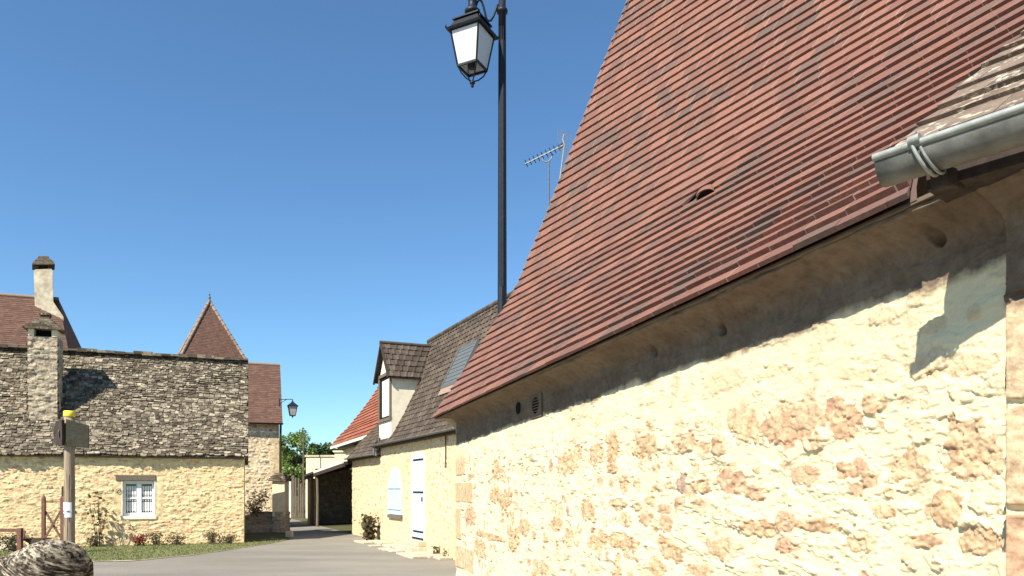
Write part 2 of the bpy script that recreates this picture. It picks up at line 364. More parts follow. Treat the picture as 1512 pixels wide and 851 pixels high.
# ---- roofs made of separate tiles (one mesh per roof)
def lerp(a, b, t): return a+(b-a)*t
def tiled(mb, PA, PB, out, tw, th, wj=.0, hj=.0, yj=.0, roll=0, clip=None, rnd=None, stag=True, lift=0, edge=0):
    """PA[i], PB[i]: ends of the lower edge of course i; tiles fill between course i and i+1"""
    out = Vector(out); n = len(PA)-1
    for i in range(n):
        A, B, A2, B2 = PA[i], PB[i], PA[i+1], PB[i+1]
        L = (B-A).length
        if L < 1e-3: continue
        a = -tw*.5 if (stag and i % 2) else 0.0
        a -= random.random()*wj*tw
        while a < L:
            wd = tw*(1+random.uniform(-wj, wj))
            a0 = max(a, 0); a1 = min(a+wd, L)
            a += wd
            if a1-a0 < tw*.12: continue
            f0 = a0/L; f1 = (a1-.0012)/L
            b0 = lerp(A, B, f0); b1 = lerp(A, B, f1); t0 = lerp(A2, B2, f0); t1 = lerp(A2, B2, f1)
            mid = (b0+b1+t0+t1)/4
            if clip and not clip(i, mid): continue
            al = (b1-b0).normalized(); up = (t0-b0).normalized(); nn = al.cross(up)
            if nn.dot(out) < 0: nn = -nn
            nn.normalize()
            j0 = random.uniform(-hj, hj); j1 = j0+random.uniform(-hj, hj)*.6
            y = random.uniform(-yj, yj); thk = th*(1+random.uniform(-.5, .5)*(1 if yj > .01 else .1))
            b0 = b0+up*y; b1 = b1+up*(y+random.uniform(-yj, yj)*.5)
            ov = (t0-b0)*.10
            v = [b0+nn*(lift+thk*1.05+j0), b1+nn*(lift+thk*1.05+j1), t1+ov+nn*(lift+j1*.3), t0+ov+nn*(lift+j0*.3),
                 b0+nn*(lift-(.3 if i else -.15)*th), b1+nn*(lift-(.3 if i else -.15)*th), t1+ov-nn*.002, t0+ov-nn*.002]
            r = rnd(i, mid) if rnd else random.random()
            if roll:
                m0 = lerp(v[0], v[1], .55); m1 = lerp(v[3], v[2], .55); k0 = lerp(v[0], v[1], .78)+nn*roll; k1 = lerp(v[3], v[2], .78)+nn*roll
                c0 = lerp(v[4], v[5], .5)
                mb.add([v[0], m0, k0, v[1], v[3], m1, k1, v[2], v[4], v[5], c0], [(0,1,5,4),(1,2,6,5),(2,3,7,6),(8,10,1,0),(10,9,2,1),(9,3,2)], r)
            else:
                mb.add(v, [(0,1,2,3),(4,5,1,0),(5,6,2,1),(7,4,0,3)], r)
                if edge and random.random() < .85:                 # pale strip painting the light caught on the tile edge
                    e_ = nn*.0007; wv_ = al*edge*random.uniform(.6,1.3)
                    mb.add([v[0]+e_, v[0]+e_+wv_, v[3]+e_+wv_*.8, v[3]+e_, v[4]-al*.0006-up*.0008, v[0]-al*.0006-up*.0008, v[0]+wv_-up*.0008, v[4]+wv_-up*.0008], [(0,1,2,3),(4,7,6,5)], random.uniform(.96,1))
    vs = []; fs = []                                      # closed sheet below the tiles
    for i in range(n+1): vs += [PA[i]-out.normalized()*.012, PB[i]-out.normalized()*.012]
    for i in range(n): fs.append((2*i, 2*i+1, 2*i+3, 2*i+2))
    if not clip: mb.add(vs, fs, 0)
    return mb
def courses(P0, P1, prof, exposure):
    """resample a profile [(offset vector)] into equal steps; P0/P1 eave ends"""
    seg = [0]
    for a, b in zip(prof[:-1], prof[1:]): seg.append(seg[-1]+(Vector(b)-Vector(a)).length)
    n = max(2, int(round(seg[-1]/exposure)))
    res = []
    for k in range(n+1):
        d = seg[-1]*k/n
        for i in range(len(prof)-1):
            if d <= seg[i+1]+1e-6:
                res.append(lerp(Vector(prof[i]), Vector(prof[i+1]), (d-seg[i])/(seg[i+1]-seg[i]))); break
    return [P0+r for r in res], [P1+r for r in res]

# ================================================================== SETTING
def sheet(name, pts, z, mat, kind='structure', sub=None):
    mb = MB(); mb.add([(p[0], p[1], z) for p in pts], [tuple(range(len(pts)))])
    return tag(obj(name, mb, mat), kind=kind)
sheet('ground', [(-400,-60),(400,-60),(400,700),(-400,700)], 0, M['soil'])
def gpx(x, y, z=0): return at(x, y, (EYE-z)*F/(y-HY))
edge = [gpx(-400, 838), gpx(0, 832), gpx(135, 830), gpx(200, 828.5), gpx(280, 821), gpx(350, 811), gpx(400, 803), gpx(428, 797.5)]
road_pts = [(-40,-8),(12,-8),(12,12),(4,14),(-1.0,17.2),(-3.6,22.2),(-5.7,26.6),(-11.0,38.2),(-17,50),(-22,58),(-25,56),(-20,46),(-13.6,38)] \
         + [(-8.2,27),(-7.7,25.4)] + [(p.x, p.y) for p in reversed(edge)] + [(-40, 14)]
sheet('road', road_pts, .004, M['asphalt'])
lawn_pts = [(p.x, p.y) for p in edge]+[(-7.9,24.6),(-8.05,22.5),(-24,16.9)]
sheet('lawn', lawn_pts, .010, M['turf'])
sheet('verge', [(-15.2,38.5),(-13.7,38.0),(-20.2,46.5),(-22,50),(-26,48)], .012, M['turf'])
# low distant rise far behind the village
mb = MB(); ridge = []
for k in range(41):
    x = -300+k*15; ridge.append((x, 420, 5+4*math.sin(k*.5)+3*math.sin(k*1.3)))
vs = [(p[0], 300, -1) for p in ridge]+ridge
mb.add(vs, [(k, k+1, 42+k, 41+k) for k in range(40)], .5, True)
tag(obj('hills', mb, M['soil']), kind='structure')

# grass blades on the lawn: one mass
def inside(p, poly):
    c = False; j = len(poly)-1
    for i in range(len(poly)):
        if (poly[i][1] > p[1]) != (poly[j][1] > p[1]) and p[0] < (poly[j][0]-poly[i][0])*(p[1]-poly[i][1])/(poly[j][1]-poly[i][1])+poly[i][0]: c = not c
        j = i
    return c
mb = MB(); n = 0
while n < 16000:
    x = random.uniform(-20, -6.8); y = random.uniform(15.5, 24.6)
    if not inside((x, y), lawn_pts): continue
    h = random.uniform(.02, .06)*(1.0 if random.random() > .04 else 1.7); a = random.uniform(0, 6.3); wd = .012
    dx, dy = math.cos(a)*wd, math.sin(a)*wd; lx, ly = random.uniform(-.03,.03), random.uniform(-.03,.03)
    mb.add([(x-dx,y-dy,.008),(x+dx,y+dy,.008),(x+lx,y+ly,h)], [(0,1,2)], random.random()); n += 1
tag(obj('grass', mb, M['grass']), kind='stuff', label='short mown grass on the strip before the slab roofed cottage', cat='grass')

# ================================================================== 1  TALL RED-TILED HOUSE (right)
UA = (-.294, .956); NA = (.956, .294)
C0 = at(674, 700, 7.0); FA = Frame(C0.x, C0.y, (.294,-.956), NA)        # s runs towards the camera
uA = FA.u; nA = FA.n
V0 = Vector((C0.x, C0.y, 0)) - uA*.06 - nA*.22
house_a = thing('stone_house', (C0.x, C0.y, 0), 'long rubble stone house with a steep red clay tile roof sweeping down over its wall', 'house')

verge_px = [(640,618),(656,591),(684,551),(711,509),(728,481),(745,455),(754,441),(767,415),(778,388),(791,357),(806,321),(821,282),(832,253),(843,224),(854,195),(866,163),(876,137),(885,110),(896,83),(903,63),(912,41),(922,14),(932,-12),(943,-42),(954,-72),(965,-103)]
prof = []
for (x, y) in verge_px:
    d = Vector(((x-HX)/F, 1, (HY-y)/F)); den = d.dot(uA)
    t = (V0.dot(uA))/den
    prof.append(Vector((0,0,EYE))+d*t)
def resample(P, step):
    seg = [0]
    for a, b in zip(P[:-1], P[1:]): seg.append(seg[-1]+(b-a).length)
    n = int(seg[-1]/step); out = []
    for k in range(n+1):
        d = k*step
        for i in range(len(P)-1):
            if d <= seg[i+1]: out.append(lerp(P[i], P[i+1], (d-seg[i])/(seg[i+1]-seg[i]))); break
    return out
RA = resample(prof, .108)
print('courses', len(RA), 'ridge height', RA[-1].z, 'eave', RA[0].z)
bx = [1345,1352,1358,1391,1420,1453,1482,1512,1560,1610,1700,1900]
by = [292,240,190,163,135,103,78,55,20,-20,-90,-240]
RB = []
for P in RA:
    y = proj(P)[1]
    vp = float(np.interp(y, [-110,-60,0,60,225,410,510,620], [-215,-190,-150,-103,20,200,290,409]))
    d = Vector((HX-vp, -F, 0)).normalized(); d.z = float(np.interp(y, [400,618], [0,.0030]))
    x = 1300.
    while x < 1900:
        k = (x+4-HX)/F; t = (k*P.y-P.x)/(d.x-k*d.y); Q = P+d*t
        if x+4 >= 1345 and proj(Q)[1] > np.interp(x+4, bx, by): break
        x += 4
    k = (x-HX)/F; t = (k*P.y-P.x)/(d.x-k*d.y); RB.append(P+d*t)
roof_mb = MB()
# clusters of browner and redder tiles, as laid from mixed pallets
def rr(i, p):
    v = vn(np.array([p.x*1.3+p.y*1.1+i*.05]), np.array([p.z*2.6+p.y*.4]), 77)[0]
    v = .5+(v-.5)*1.1
    return min(.93, max(0, .30*v+.84*random.random()-.04))
HOLE = (1040, 285)
def vent_clip(i, p):
    q = proj(p); return not (abs(q[0]-1042) < 9 and abs((q[1]-283)+.5*(q[0]-1042)) < 7)
rm = tiled(MB(), RA, RB, -nA+Vector((0,0,.6)), .17, .0175, wj=.03, hj=.0016, yj=.0018, rnd=rr, clip=vent_clip, edge=.0045)
vs = []; fs = []
for i in range(len(RA)): vs += [RA[i]+nA*.02, RB[i]+nA*.02]
for i in range(len(RA)-1): fs.append((2*i, 2*i+1, 2*i+3, 2*i+2))
rm.add(vs, fs, 0)
roof = obj('roof', rm, M['tile_red'], house_a)
mb = MB(); d0 = (RB[0]-RA[0]).normalized(); sA = RA[0]-uA*.02; sB = RB[0]+d0*.75; zdn = Vector((0,0,-.006))
for (q0, q1) in ((0,.25),(.25,.5),(.5,.75),(.75,1.0)):
    a, b2 = lerp(sA,sB,q0)+nA*.022+zdn, lerp(sA,sB,q1-.001)+nA*.022+zdn
    mb.hexa([a, b2, b2+nA*.26+Vector((0,0,.01)), a+nA*.26+Vector((0,0,.01)), a+Vector((0,0,.010)), b2+Vector((0,0,.010)), b2+nA*.26+Vector((0,0,.05)), a+nA*.26+Vector((0,0,.05))])
obj('soffit', mb, M['plaster_shade_brown'], house_a)
# far slope and far gable of the same roof
mb = MB(); bk = RA[-1]+nA*5; bk2 = RB[-1]+nA*5; bk.z = bk2.z = 2.2
mb.add([RA[-1], RB[-1], bk2, bk], [(0,1,2,3)], .6)
g = [RA[0]+nA*.2-Vector((0,0,.1))]+[p+nA*.06 for p in RA]+[bk, Vector((bk.x,bk.y,0)), Vector((C0.x,C0.y,0))+nA*.01]
obj('rear_slope', mb, M['tile_brown'], house_a)
mb = MB(); mb.add([p+uA*.07 for p in g], [tuple(range(len(g)))], .5)
obj('gable', mb, M['plaster'], house_a)
# verge closing strip under the edge tiles
mb = MB()
for a, b2 in zip(RA[:-1], RA[1:]): mb.hexa([a+nA*.004-uA*.004, a+nA*.03-uA*.004, a+nA*.03+uA*.05, a+nA*.004+uA*.05, b2+nA*.004-uA*.004, b2+nA*.03-uA*.004, b2+nA*.03+uA*.05, b2+nA*.004+uA*.05], 0)
obj('verge', mb, M['tile_red'], house_a)

def wallpx(x, y):                                   # pixel -> (s, z) on the wall
    k = (x-HX)/F; s = (C0.x-k*C0.y)/(k*FA.u.y-FA.u.x); Q = FA(s, 0, 0); return s, EYE+(HY-y)/F*Q.y
SPX = [(1080,598,1125,650,.2),(1130,590,1215,650,.5),(1395,618,1475,705,.3),(1320,665,1372,715,.25),(1378,730,1420,772,.1),(1228,590,1268,642,.4),(1172,688,1212,716,.5),(1060,695,1100,727,.9),
 (940,640,968,682,.1),(898,640,916,690,.0),(872,652,892,686,.5),(824,668,850,700,.2),(994,638,1030,668,.55),(1238,680,1266,708,.4),(1268,690,1300,718,.2),(1350,518,1400,560,.55),(1395,520,1470,552,.3),
 (1204,478,1232,506,.6),(1043,545,1100,575,.5),(1120,535,1170,555,.3),(728,683,746,708,.5),(688,748,702,776,.92),(738,730,754,752,.0),(770,765,782,792,.1),(702,795,716,822,.1),(726,720,742,742,.1),(705,786,740,796,.0),
 (1000,700,1015,730,1.),(1030,705,1048,728,.1),(1150,790,1170,820,.93),(980,800,1010,830,.1),(1050,795,1095,820,.2),(900,790,945,815,.1),(1250,790,1300,815,.25),(1340,790,1395,808,.5),(1420,780,1490,815,.15),
 (960,826,985,851,.1),(1010,830,1055,851,.15),(842,600,866,620,.6),(815,760,830,785,.1),(860,740,880,765,.4),(905,735,925,752,.2),(945,755,965,778,.3),(1100,770,1150,790,.1),(1180,765,1230,785,.1),(790,830,812,851,.2),
 (752,775,768,815,.1),(835,780,850,800,.2),(868,790,890,815,.1),(1290,745,1330,765,.1),(1455,650,1486,690,.2),(1285,455,1320,480,.2),(1360,470,1400,490,.1),(1240,540,1290,560,.2)]
SEXP = []
for (x0,y0,x1,y1,tn) in SPX:
    xm = (x0+x1)/2; ym = (y0+y1)/2; sm, zm = wallpx(xm, ym); s0 = wallpx(x0, ym)[0]; s1 = wallpx(x1, ym)[0]; z0 = wallpx(xm, y1)[1]; z1 = wallpx(xm, y0)[1]
    SEXP.append(((s0+s1)/2, zm, abs(s1-s0)/2*1.08, abs(z1-z0)/2*1.08, tn))
QPX = [(674,662,688,702,.1),(674,712,699,742,.05),(674,750,682,796,.1),(674,808,701,842,.3)]
QEXP = []
for (x0,y0,x1,y1,tn) in QPX:
    s0 = wallpx(x0,y0)[0]; s1 = wallpx(x1,y0)[0]; zc = [wallpx((x0+x1)/2, yy)[1] for yy in (y0,y1)]
    QEXP.append((max(0,s0)-.1, s1, zc[1], zc[0], tn))
def explicit(S, Z, h, st, ti, items, seed, proud=.012):
    wS = S+.03*(fbm(S*9, Z*9, seed)-.5); wZ = Z+.03*(fbm(S*9+7, Z*9, seed+1)-.5)
    rag = .9*(fbm(S*14, Z*18, seed+2)-.5)+.45*(fbm(S*60, Z*60, seed+3, 2)-.5)+.35*facet(S*22, Z*28, seed+7)
    bmp = .9*facet(S*24, Z*30, seed+4)+.6*facet(S*60, Z*70, seed+5)+.3*(fbm(S*80, Z*80, seed+6, 2)-.5)
    for k, (cx, cz, rx, rz, tn) in enumerate(items):
        m0 = (np.abs(S-cx) < rx*1.6) & (np.abs(Z-cz) < rz*1.6)
        if not m0.any(): continue
        d = ((np.abs(wS[m0]-cx)/rx)**2.6+(np.abs(wZ[m0]-cz)/rz)**2.6)**(1/2.6)
        q = .98-d+rag[m0]; m = sstep(q, -.02, .03)
        crest = sstep(q, -.02, .06)
        hh = proud*(-.1+.6*crest)+bmp[m0]*.009*crest*(.6+_h(np.array([k]), np.array([seed]), 3)[0])
        h[m0] = h[m0]*(1-m)+(h[m0]*.3+hh)*m
        st[m0] = np.maximum(st[m0]*(1-m), m*.95); ti[m0] = ti[m0]*(1-m)+tn*m
    return h, st, ti
def hA(S, Z):
    h, st, ti = masonry(S, Z, .085, .12, .005, .32, 5, .0052, .003)
    sub = .18+.75*sstep(fbm(S*5, Z*6, 66, 3), .46, .60)
    st = st*sub
    h, st, ti = explicit(S, Z, h, st, ti, SEXP, 300)
    for (s0,s1,z0,z1,tn) in QEXP:
        rg = .012*(fbm(S*14, Z*14, 90)-.5)
        m = sstep(np.minimum(np.minimum(s1-S, S-s0), np.minimum(z1-Z, Z-z0))+rg, 0, .006)
        h = h*(1-m)+m*(.010+.004*(fbm(S*40, Z*40, 91)-.5)); st = st*(1-m)+m*.9; ti = ti*(1-m)+tn*m
    top = sstep(Z, 1.86, 2.0)                                   # smoother band under the eaves
    h = h*(1-.45*top); st = st*(1-.6*top)
    for (px, py, r) in ((1395,350,.018),(1070,487,.022),(968,517,.025),(766,600,.035)):
        hs, hz = wallpx(px, py); d = np.sqrt((S-hs)**2+(Z-hz)**2)+.015*(fbm(S*30,Z*30,95)-.5)
        h = h-.05*sstep(-d, -r*1.2, -r*.6)
    mv = sstep(np.minimum(.13-np.abs(S-VS[0]), .09-np.abs(Z-VS[1])), 0, .01); h = h*(1-mv)-.004*mv; st = st*(1-mv)
    t = np.clip((Z-2.215+.04*(fbm(S*3, Z*0, 97)-.5))/.09, 0, 1.0)
    ovh = (.16-.008*S)*sstep(S, -.10, .35)
    h = h*(1-.7*np.clip(t,0,1))+ovh*t**2.2+.03*t*(fbm(S*5, Z*16, 98)-.5)+.012*t*facet(S*9, Z*20, 99)
    return h, st, ti
VS = wallpx(793, 599)
xs = np.arange(672, 1990, 1.45); ks = (xs-HX)/F
sv = (C0.x-ks*C0.y)/(ks*FA.u.y-FA.u.x)
S_END = wallpx(1488, 700)[0]
sv = sv[(sv > 0) & (sv < S_END)]
sv = np.concatenate([[0], sv, [S_END]]); fine = [sv[0]]
for v in sv[1:]:
    n = max(1, int(math.ceil((v-fine[-1])/.010)))
    fine += list(np.linspace(fine[-1], v, n+1)[1:])
zz = np.concatenate([np.linspace(0, .68, 60), np.linspace(.69, 2.315, 520)])
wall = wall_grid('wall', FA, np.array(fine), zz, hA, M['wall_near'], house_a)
# far end corner return of the wall
mb = MB(); mb.add([FA(0,0,0), FA(0,0,2.3), FA(0,5.2,2.3), FA(0,5.2,0)], [(0,1,2,3)]); obj('end_wall', mb, M['plaster'], house_a)
# small louvred air vent in the wall
def disc_pts(fr, s, z, rs, rz, r, n=20): return [fr(s+rs*math.cos(2*math.pi*k/n), r, z+rz*math.sin(2*math.pi*k/n)) for k in range(n)]
vs_, vz_ = wallpx(793, 599)
vr = .085; vh = .062
mb = MB(); ins = disc_pts(FA, vs_, vz_, vr*.80, vh*.85, -.012, 24)
outr = [FA(vs_+max(-1, min(1, 1.5*math.cos(2*math.pi*k/24)))*vr*1.25, -.010, vz_+max(-1, min(1, 1.5*math.sin(2*math.pi*k/24)))*vh*1.25) for k in range(24)]
mb.add(ins+outr, [(k,(k+1)%24,24+(k+1)%24,24+k) for k in range(24)])
mb.add(outr+[p+nA*.05 for p in outr], [(k,(k+1)%24,24+(k+1)%24,24+k) for k in range(24)])
vent = obj('air_vent', mb, M['plaster_shade_brown'], house_a)
mb = MB(); mb.add([p+nA*.006 for p in ins], [tuple(range(24))]); obj('opening_shade', mb, M['void_shade'], vent)
mb = MB()
for k in range(-2, 3):
    z = vz_+k*vh*.29; hw = vr*.80*math.sqrt(max(0,1-(k*.29/.85)**2)); mb.bar(FA(vs_-hw,-.010,z), FA(vs_+hw,-.010,z), .004, .006)
obj('louvre', mb, M['plaster_shade_brown'], vent)

hs_, hz_ = wallpx(766, 603)
mb = MB(); mb.add([p for p in disc_pts(FA, hs_, hz_, .055, .042, -.006, 16)], [tuple(range(16))]); obj('wall_hole_shade', mb, M['void_shade'], house_a)  # flat black disc painting the darkness inside the hole
# ---- roof ventilation tile
def red_point(x, y):
    prev = None
    for A, B in zip(RA, RB):
        d = (B-A).normalized(); k = (x-HX)/F; t = (k*A.y-A.x)/(d.x-k*d.y); Q = A+d*t; yy = proj(Q)[1]
        if prev is not None and yy <= y: 
            f = (prev[1]-y)/(prev[1]-yy); return lerp(prev[0], Q, f), (Q-prev[0]).normalized(), d
        prev = (Q, yy)
Pv, upv, dv = red_point(1043, 291); nv = dv.cross(upv)
if nv.dot(-nA) < 0: nv = -nv
mb = MB(); rows = []
for j, (uu, sc) in enumerate(((0,1),(.05,.95),(.11,.75),(.17,.45),(.21,.12))):
    rows.append([Pv+upv*(uu-.01)+dv*(.082*math.cos(math.pi*k/12)*(.6+.4*sc)) + nv*(.016+.050*sc*math.sin(math.pi*k/12)) for k in range(13)])
vs = [p for r in rows for p in r]
mb.add(vs, [(j*13+k, j*13+k+1, (j+1)*13+k+1, (j+1)*13+k) for j in range(4) for k in range(12)], .75, True)
inner = [p-nv*.009 for p in rows[0]]; mb.add(rows[0]+inner, [(k,k+1,14+k,13+k) for k in range(12)], .4)
vt = obj('vent_tile', mb, M['tile_red'], house_a)
mb = MB(); mb.add([p+upv*.012-nv*.006 for p in inner], [tuple(range(13))]); obj('opening_shade', mb, M['void_shade'], vt)

# ================================================================== 2  NEIGHBOURING HOUSE (right edge): old tiles, zinc gutter, quoins
dg = Vector((HX+145, -F, 0)).normalized(); ng = Vector((-dg.y, dg.x, 0))     # along the gutter towards the camera / into the house
FQ = Frame(FA(S_END,0,0).x, FA(S_END,0,0).y, FA.u, FA.n)
house_b = thing('stone_house', FQ(0,0,0), 'stone house at the right edge with mossy old tiles, zinc gutter and dressed corner stones', 'house')
def hQ(S, Z):
    row = np.floor((Z+.05)/.235+.0); fz = (Z+.05)/.235-row
    ww = .16+.13*(row % 2)
    h, st, ti = masonry(S+3, Z, .105, .15, .012, .3, 25, .008, .006)
    rg = .010*(fbm(S*20, Z*20, 130)-.5)
    m = sstep(np.minimum(np.minimum(ww-S, S+.2), np.minimum(fz, 1-fz)*.235)+rg, .004, .014)
    h = h*(1-m)+m*(.014+.007*(fbm(S*25, Z*60, 131)-.5)); st = np.maximum(st*(1-m), m*.95); ti = ti*(1-m)+m*(.35+.3*_h(row, row*0, 9))
    h = h*sstep(S, -.002, .012)+.004
    t = np.clip((Z-2.215)/.09, 0, 1.0); h = h+.112*t**2.2
    return h, st, ti
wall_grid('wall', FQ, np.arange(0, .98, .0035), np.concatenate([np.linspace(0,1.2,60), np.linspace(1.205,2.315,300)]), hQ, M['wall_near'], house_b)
# old roof
spx = [(1322,226),(1356,190),(1390,163),(1418,135),(1452,103),(1481,78),(1512,55),(1560,20),(1610,-20),(1690,-80)]
OA = []; OB = []
for q, (x, y) in enumerate(spx):
    P = red_point(x-3, y)[0]; P = Vector((0,0,EYE))+(P-Vector((0,0,EYE)))*.985
    OA.append(P); OB.append(P+dg*2.4)
om = tiled(MB(), OA, OB, -ng+Vector((0,0,.6)), .17, .018, wj=.08, hj=.003, yj=.006, rnd=lambda i,p: random.random())
obj('roof', om, M['tile_old'], house_b)
G0 = at(1291, 0, 1.60); G0.z = EYE+(HY-236)/F*1.60
R_ = .043
gm = MB(); L_ = 1.3; na = 20; vs = []
Gc = G0+ng*R_
def gpt(t, a, r=R_): return Gc+dg*t+ng*(-math.cos(a)*r)+Vector((0,0,-math.sin(a)*r*1.12))
stp = [0,.06,.13,.2,.35,.6,.9,1.3]
for t in stp: vs += [gpt(t, math.pi*k/na) for k in range(na+1)]
for t in stp: vs += [gpt(t, math.pi*k/na, R_-.003) for k in range(na+1)]
nn_ = na+1; off = nn_*len(stp)
fs = [(j*nn_+k, j*nn_+k+1, (j+1)*nn_+k+1, (j+1)*nn_+k) for j in range(len(stp)-1) for k in range(na)]
fs += [tuple(off+i for i in reversed(f)) for f in fs]+[(k, off+k, off+k+1, k+1) for k in range(na)]
gm.add(vs, fs, .5, True)
gut = obj('gutter', gm, M['zinc'], house_b)
mb = MB(); mb.tube([G0+dg*t+Vector((0,0,.004)) for t in (-.002,.3,.6,1.3)], .0085, 12); obj('rolled_edge', mb, M['zinc_pale'], gut)
for t in (.080, .62):
    mb = MB()
    for k in range(0, 15):
        pass
    arc = [Gc+dg*(t+.022*math.sin(a*.9))+ng*(-math.cos(a)*(R_+.006))+Vector((0,0,-math.sin(a)*(R_*1.12+.006))) for a in [math.pi*k/22 for k in range(-1, 23)]]
    mb.tube(arc, .0040, 8)
    arc2 = [p+dg*.013 for p in arc[2:]]; mb.tube(arc2, .0030, 8)
    mb.tube([arc[0]+Vector((0,0,.002))-dg*.004, arc[0]+Vector((0,0,.003))+dg*.018], .0105, 10)
    obj('gutter_bracket', mb, M['zinc_pale'], gut)
# dark rafter feet and rough mortar below the gutter
mb = MB()
for t, wd in ((.10,.045),(.42,.05),(.8,.05)):
    mb = MB(); a = Gc+dg*t+ng*.045-Vector((0,0,.050)); mb.bar(a, a+ng*.30+Vector((0,0,.05)), wd, .04); obj('rafter_foot', mb, M['wood_dark'], house_b, bevel=.006)
mb = MB(); a0 = Gc+ng*.075+dg*.06-Vector((0,0,.055)); mb.hexa([a0, a0+dg*1.3, a0+dg*1.3+ng*.3, a0+ng*.3]+[p+Vector((0,0,.05)) for p in (a0, a0+dg*1.3, a0+dg*1.3+ng*.3, a0+ng*.3)])
a0 = Gc+ng*.17+dg*.12-Vector((0,0,.045)); mb.hexa([a0, a0+dg*1.3, a0+dg*1.3+ng*.22, a0+ng*.22]+[p+Vector((0,0,.04)) for p in (a0, a0+dg*1.3, a0+dg*1.3+ng*.22, a0+ng*.22)])  # second board, added to close a gap that let sun onto the wall
obj('soffit_and_added_board', mb, M['wood_dark'], house_b)

# ================================================================== 3  STREET LAMP
PX = at(741.5, 0, 8.6); PX.z = 0
lamp = thing('street_lamp', PX, 'tall black iron street lamp with a white four sided lantern hanging from a scrolled arm', 'street lamp')
pb = Vector((PX.x, PX.y, 0))
mb = MB(); mb.lathe(pb, [(.11,0),(.11,.06),(.085,.1),(.085,.9),(.065,.98),(.058,1.1),(.056,3.2),(.052,3.25)], 16)
mb.lathe(pb, [(.054,3.2),(.053,4.0)], 8, smooth=False); mb.lathe(pb, [(.053,3.98),(.0445,6.98),(.0445,7.0)], 10, smooth=False)
z1 = EYE+(HY-17)/F*8.6
mb.lathe(pb, [(.044,z1-.35),(.044,z1-.03),(.062,z1-.02),(.066,z1),(.062,z1+.02),(.042,z1+.03),(.040,z1+1.0),(.055,z1+1.02),(.05,z1+1.06),(.02,z1+1.12),(.028,z1+1.16),(.0,z1+1.22)], 16)
obj('pole', mb, M['iron'], lamp)
lc = at(697.5, 0, 8.45)
def lz(y): return EYE+(HY-y)/F*8.45
zt, zb = lz(51), lz(101)
arm_y = lz(-20)
mb = MB(); q = []
A_ = Vector((lc.x, lc.y, lz(6))); B_ = Vector((pb.x, pb.y, z1+.72))
for k in range(21):
    t = k/20; p = lerp(A_, B_, t); p.z = A_.z+.50*math.sin(min(1,t*1.4)*math.pi/2)+t*.1; q.append(p)
mb.tube(q, .018, 10)
sc = []                                                       # S scroll below the arm
hd = Vector((pb.x-lc.x, pb.y-lc.y, 0)); hd.normalize()
for (px_, py_) in ((703,8),(705,2),(708,-3),(712,-2),(715,5),(717,12),(719,20),(722,25),(727,23),(731,16),(734,8),(738,-4)):
    sc.append(Vector((lc.x, lc.y, 0))+hd*((px_-697.5)/F*8.45)+Vector((0,0,lz(py_))))
mb.tube(sc, .013, 10)
obj('arm', mb, M['iron'], lamp)
yaw = math.radians(-27); lf = Vector((math.cos(yaw), math.sin(yaw), 0)); lr = Vector((-math.sin(yaw), math.cos(yaw), 0))
ld = Vector((lc.x, lc.y, 0))
def sq(wd, z): return [ld-lf*wd-lr*wd+Vector((0,0,z)), ld+lf*wd-lr*wd+Vector((0,0,z)), ld+lf*wd+lr*wd+Vector((0,0,z)), ld-lf*wd+lr*wd+Vector((0,0,z))]
def frustum(mb, w0, z0, w1, z1, rnd=.5): return mb.hexa(sq(w0,z0)+sq(w1,z1), rnd)
lan = MB(); WT, WB = .180, .122
frustum(lan, WT+.035, zt-.004, WT+.045, zt+.016); frustum(lan, WT+.02, zt+.016, WT-.035, zt+.125); frustum(lan, WT-.012, zt+.125, WT-.012, zt+.140)
frustum(lan, WT-.05, zt+.14, .05, zt+.215)
for dx in sq(WT+.04, zt+.02): lan.lathe(dx, [(.009,0),(.009,.02),(.0,.035)], 6)
tp, bt = sq(WT, zt), sq(WB, zb)
for k in range(4): lan.bar(tp[k], bt[k], .018)
for k in range(4): lan.bar(bt[k], bt[(k+1)%4], .02, .024); lan.bar(tp[k], tp[(k+1)%4], .02, .02)
case = obj('lantern_frame', lan, M['iron'], lamp)
mb = MB(); mb.lathe(ld, [(.05,zt+.20),(.055,zt+.225),(.085,zt+.235),(.09,zt+.265),(.07,zt+.285),(.05,zt+.30),(.045,zt+.39),(.055,zt+.40),(.03,zt+.45)], 16)
obj('neck', mb, M['iron'], lamp)
for k in range(4):
    mb = MB(); a, b2, c, d = tp[k], tp[(k+1)%4], bt[(k+1)%4], bt[k]; cen = (a+b2+c+d)/4
    pts = [lerp(p, cen, .03) for p in (a,b2,c,d)]; inn = (ld+Vector((0,0,cen.z))-cen).normalized()*.004
    mb.hexa(pts+[p+inn for p in pts]); obj('glass_pane', mb, M['opal'], lamp)
mb = MB(); base = ld+Vector((0,0,lz(122)))
for k in range(4):
    p0 = bt[k]; q = [p0, lerp(p0, base, .25)+Vector((0,0,-.035)), lerp(p0, base, .6)+Vector((0,0,-.03)), base+(p0-base).normalized()*.02]
    mb.tube(q, .008, 8)
mb.lathe(base, [(.0,-.06),(.014,-.055),(.018,-.04),(.012,-.022),(.03,-.015),(.03,.0),(.012,.012),(.0,.014)], 12)
obj('bottom_cage', mb, M['iron'], lamp)
mb = MB(); mb.lathe(ld+Vector((0,0,0)), [(.045,zb+.0),(.05,zb+.05),(.035,zb+.1)], 12); obj('bulb_holder', mb, M['iron'], lamp)

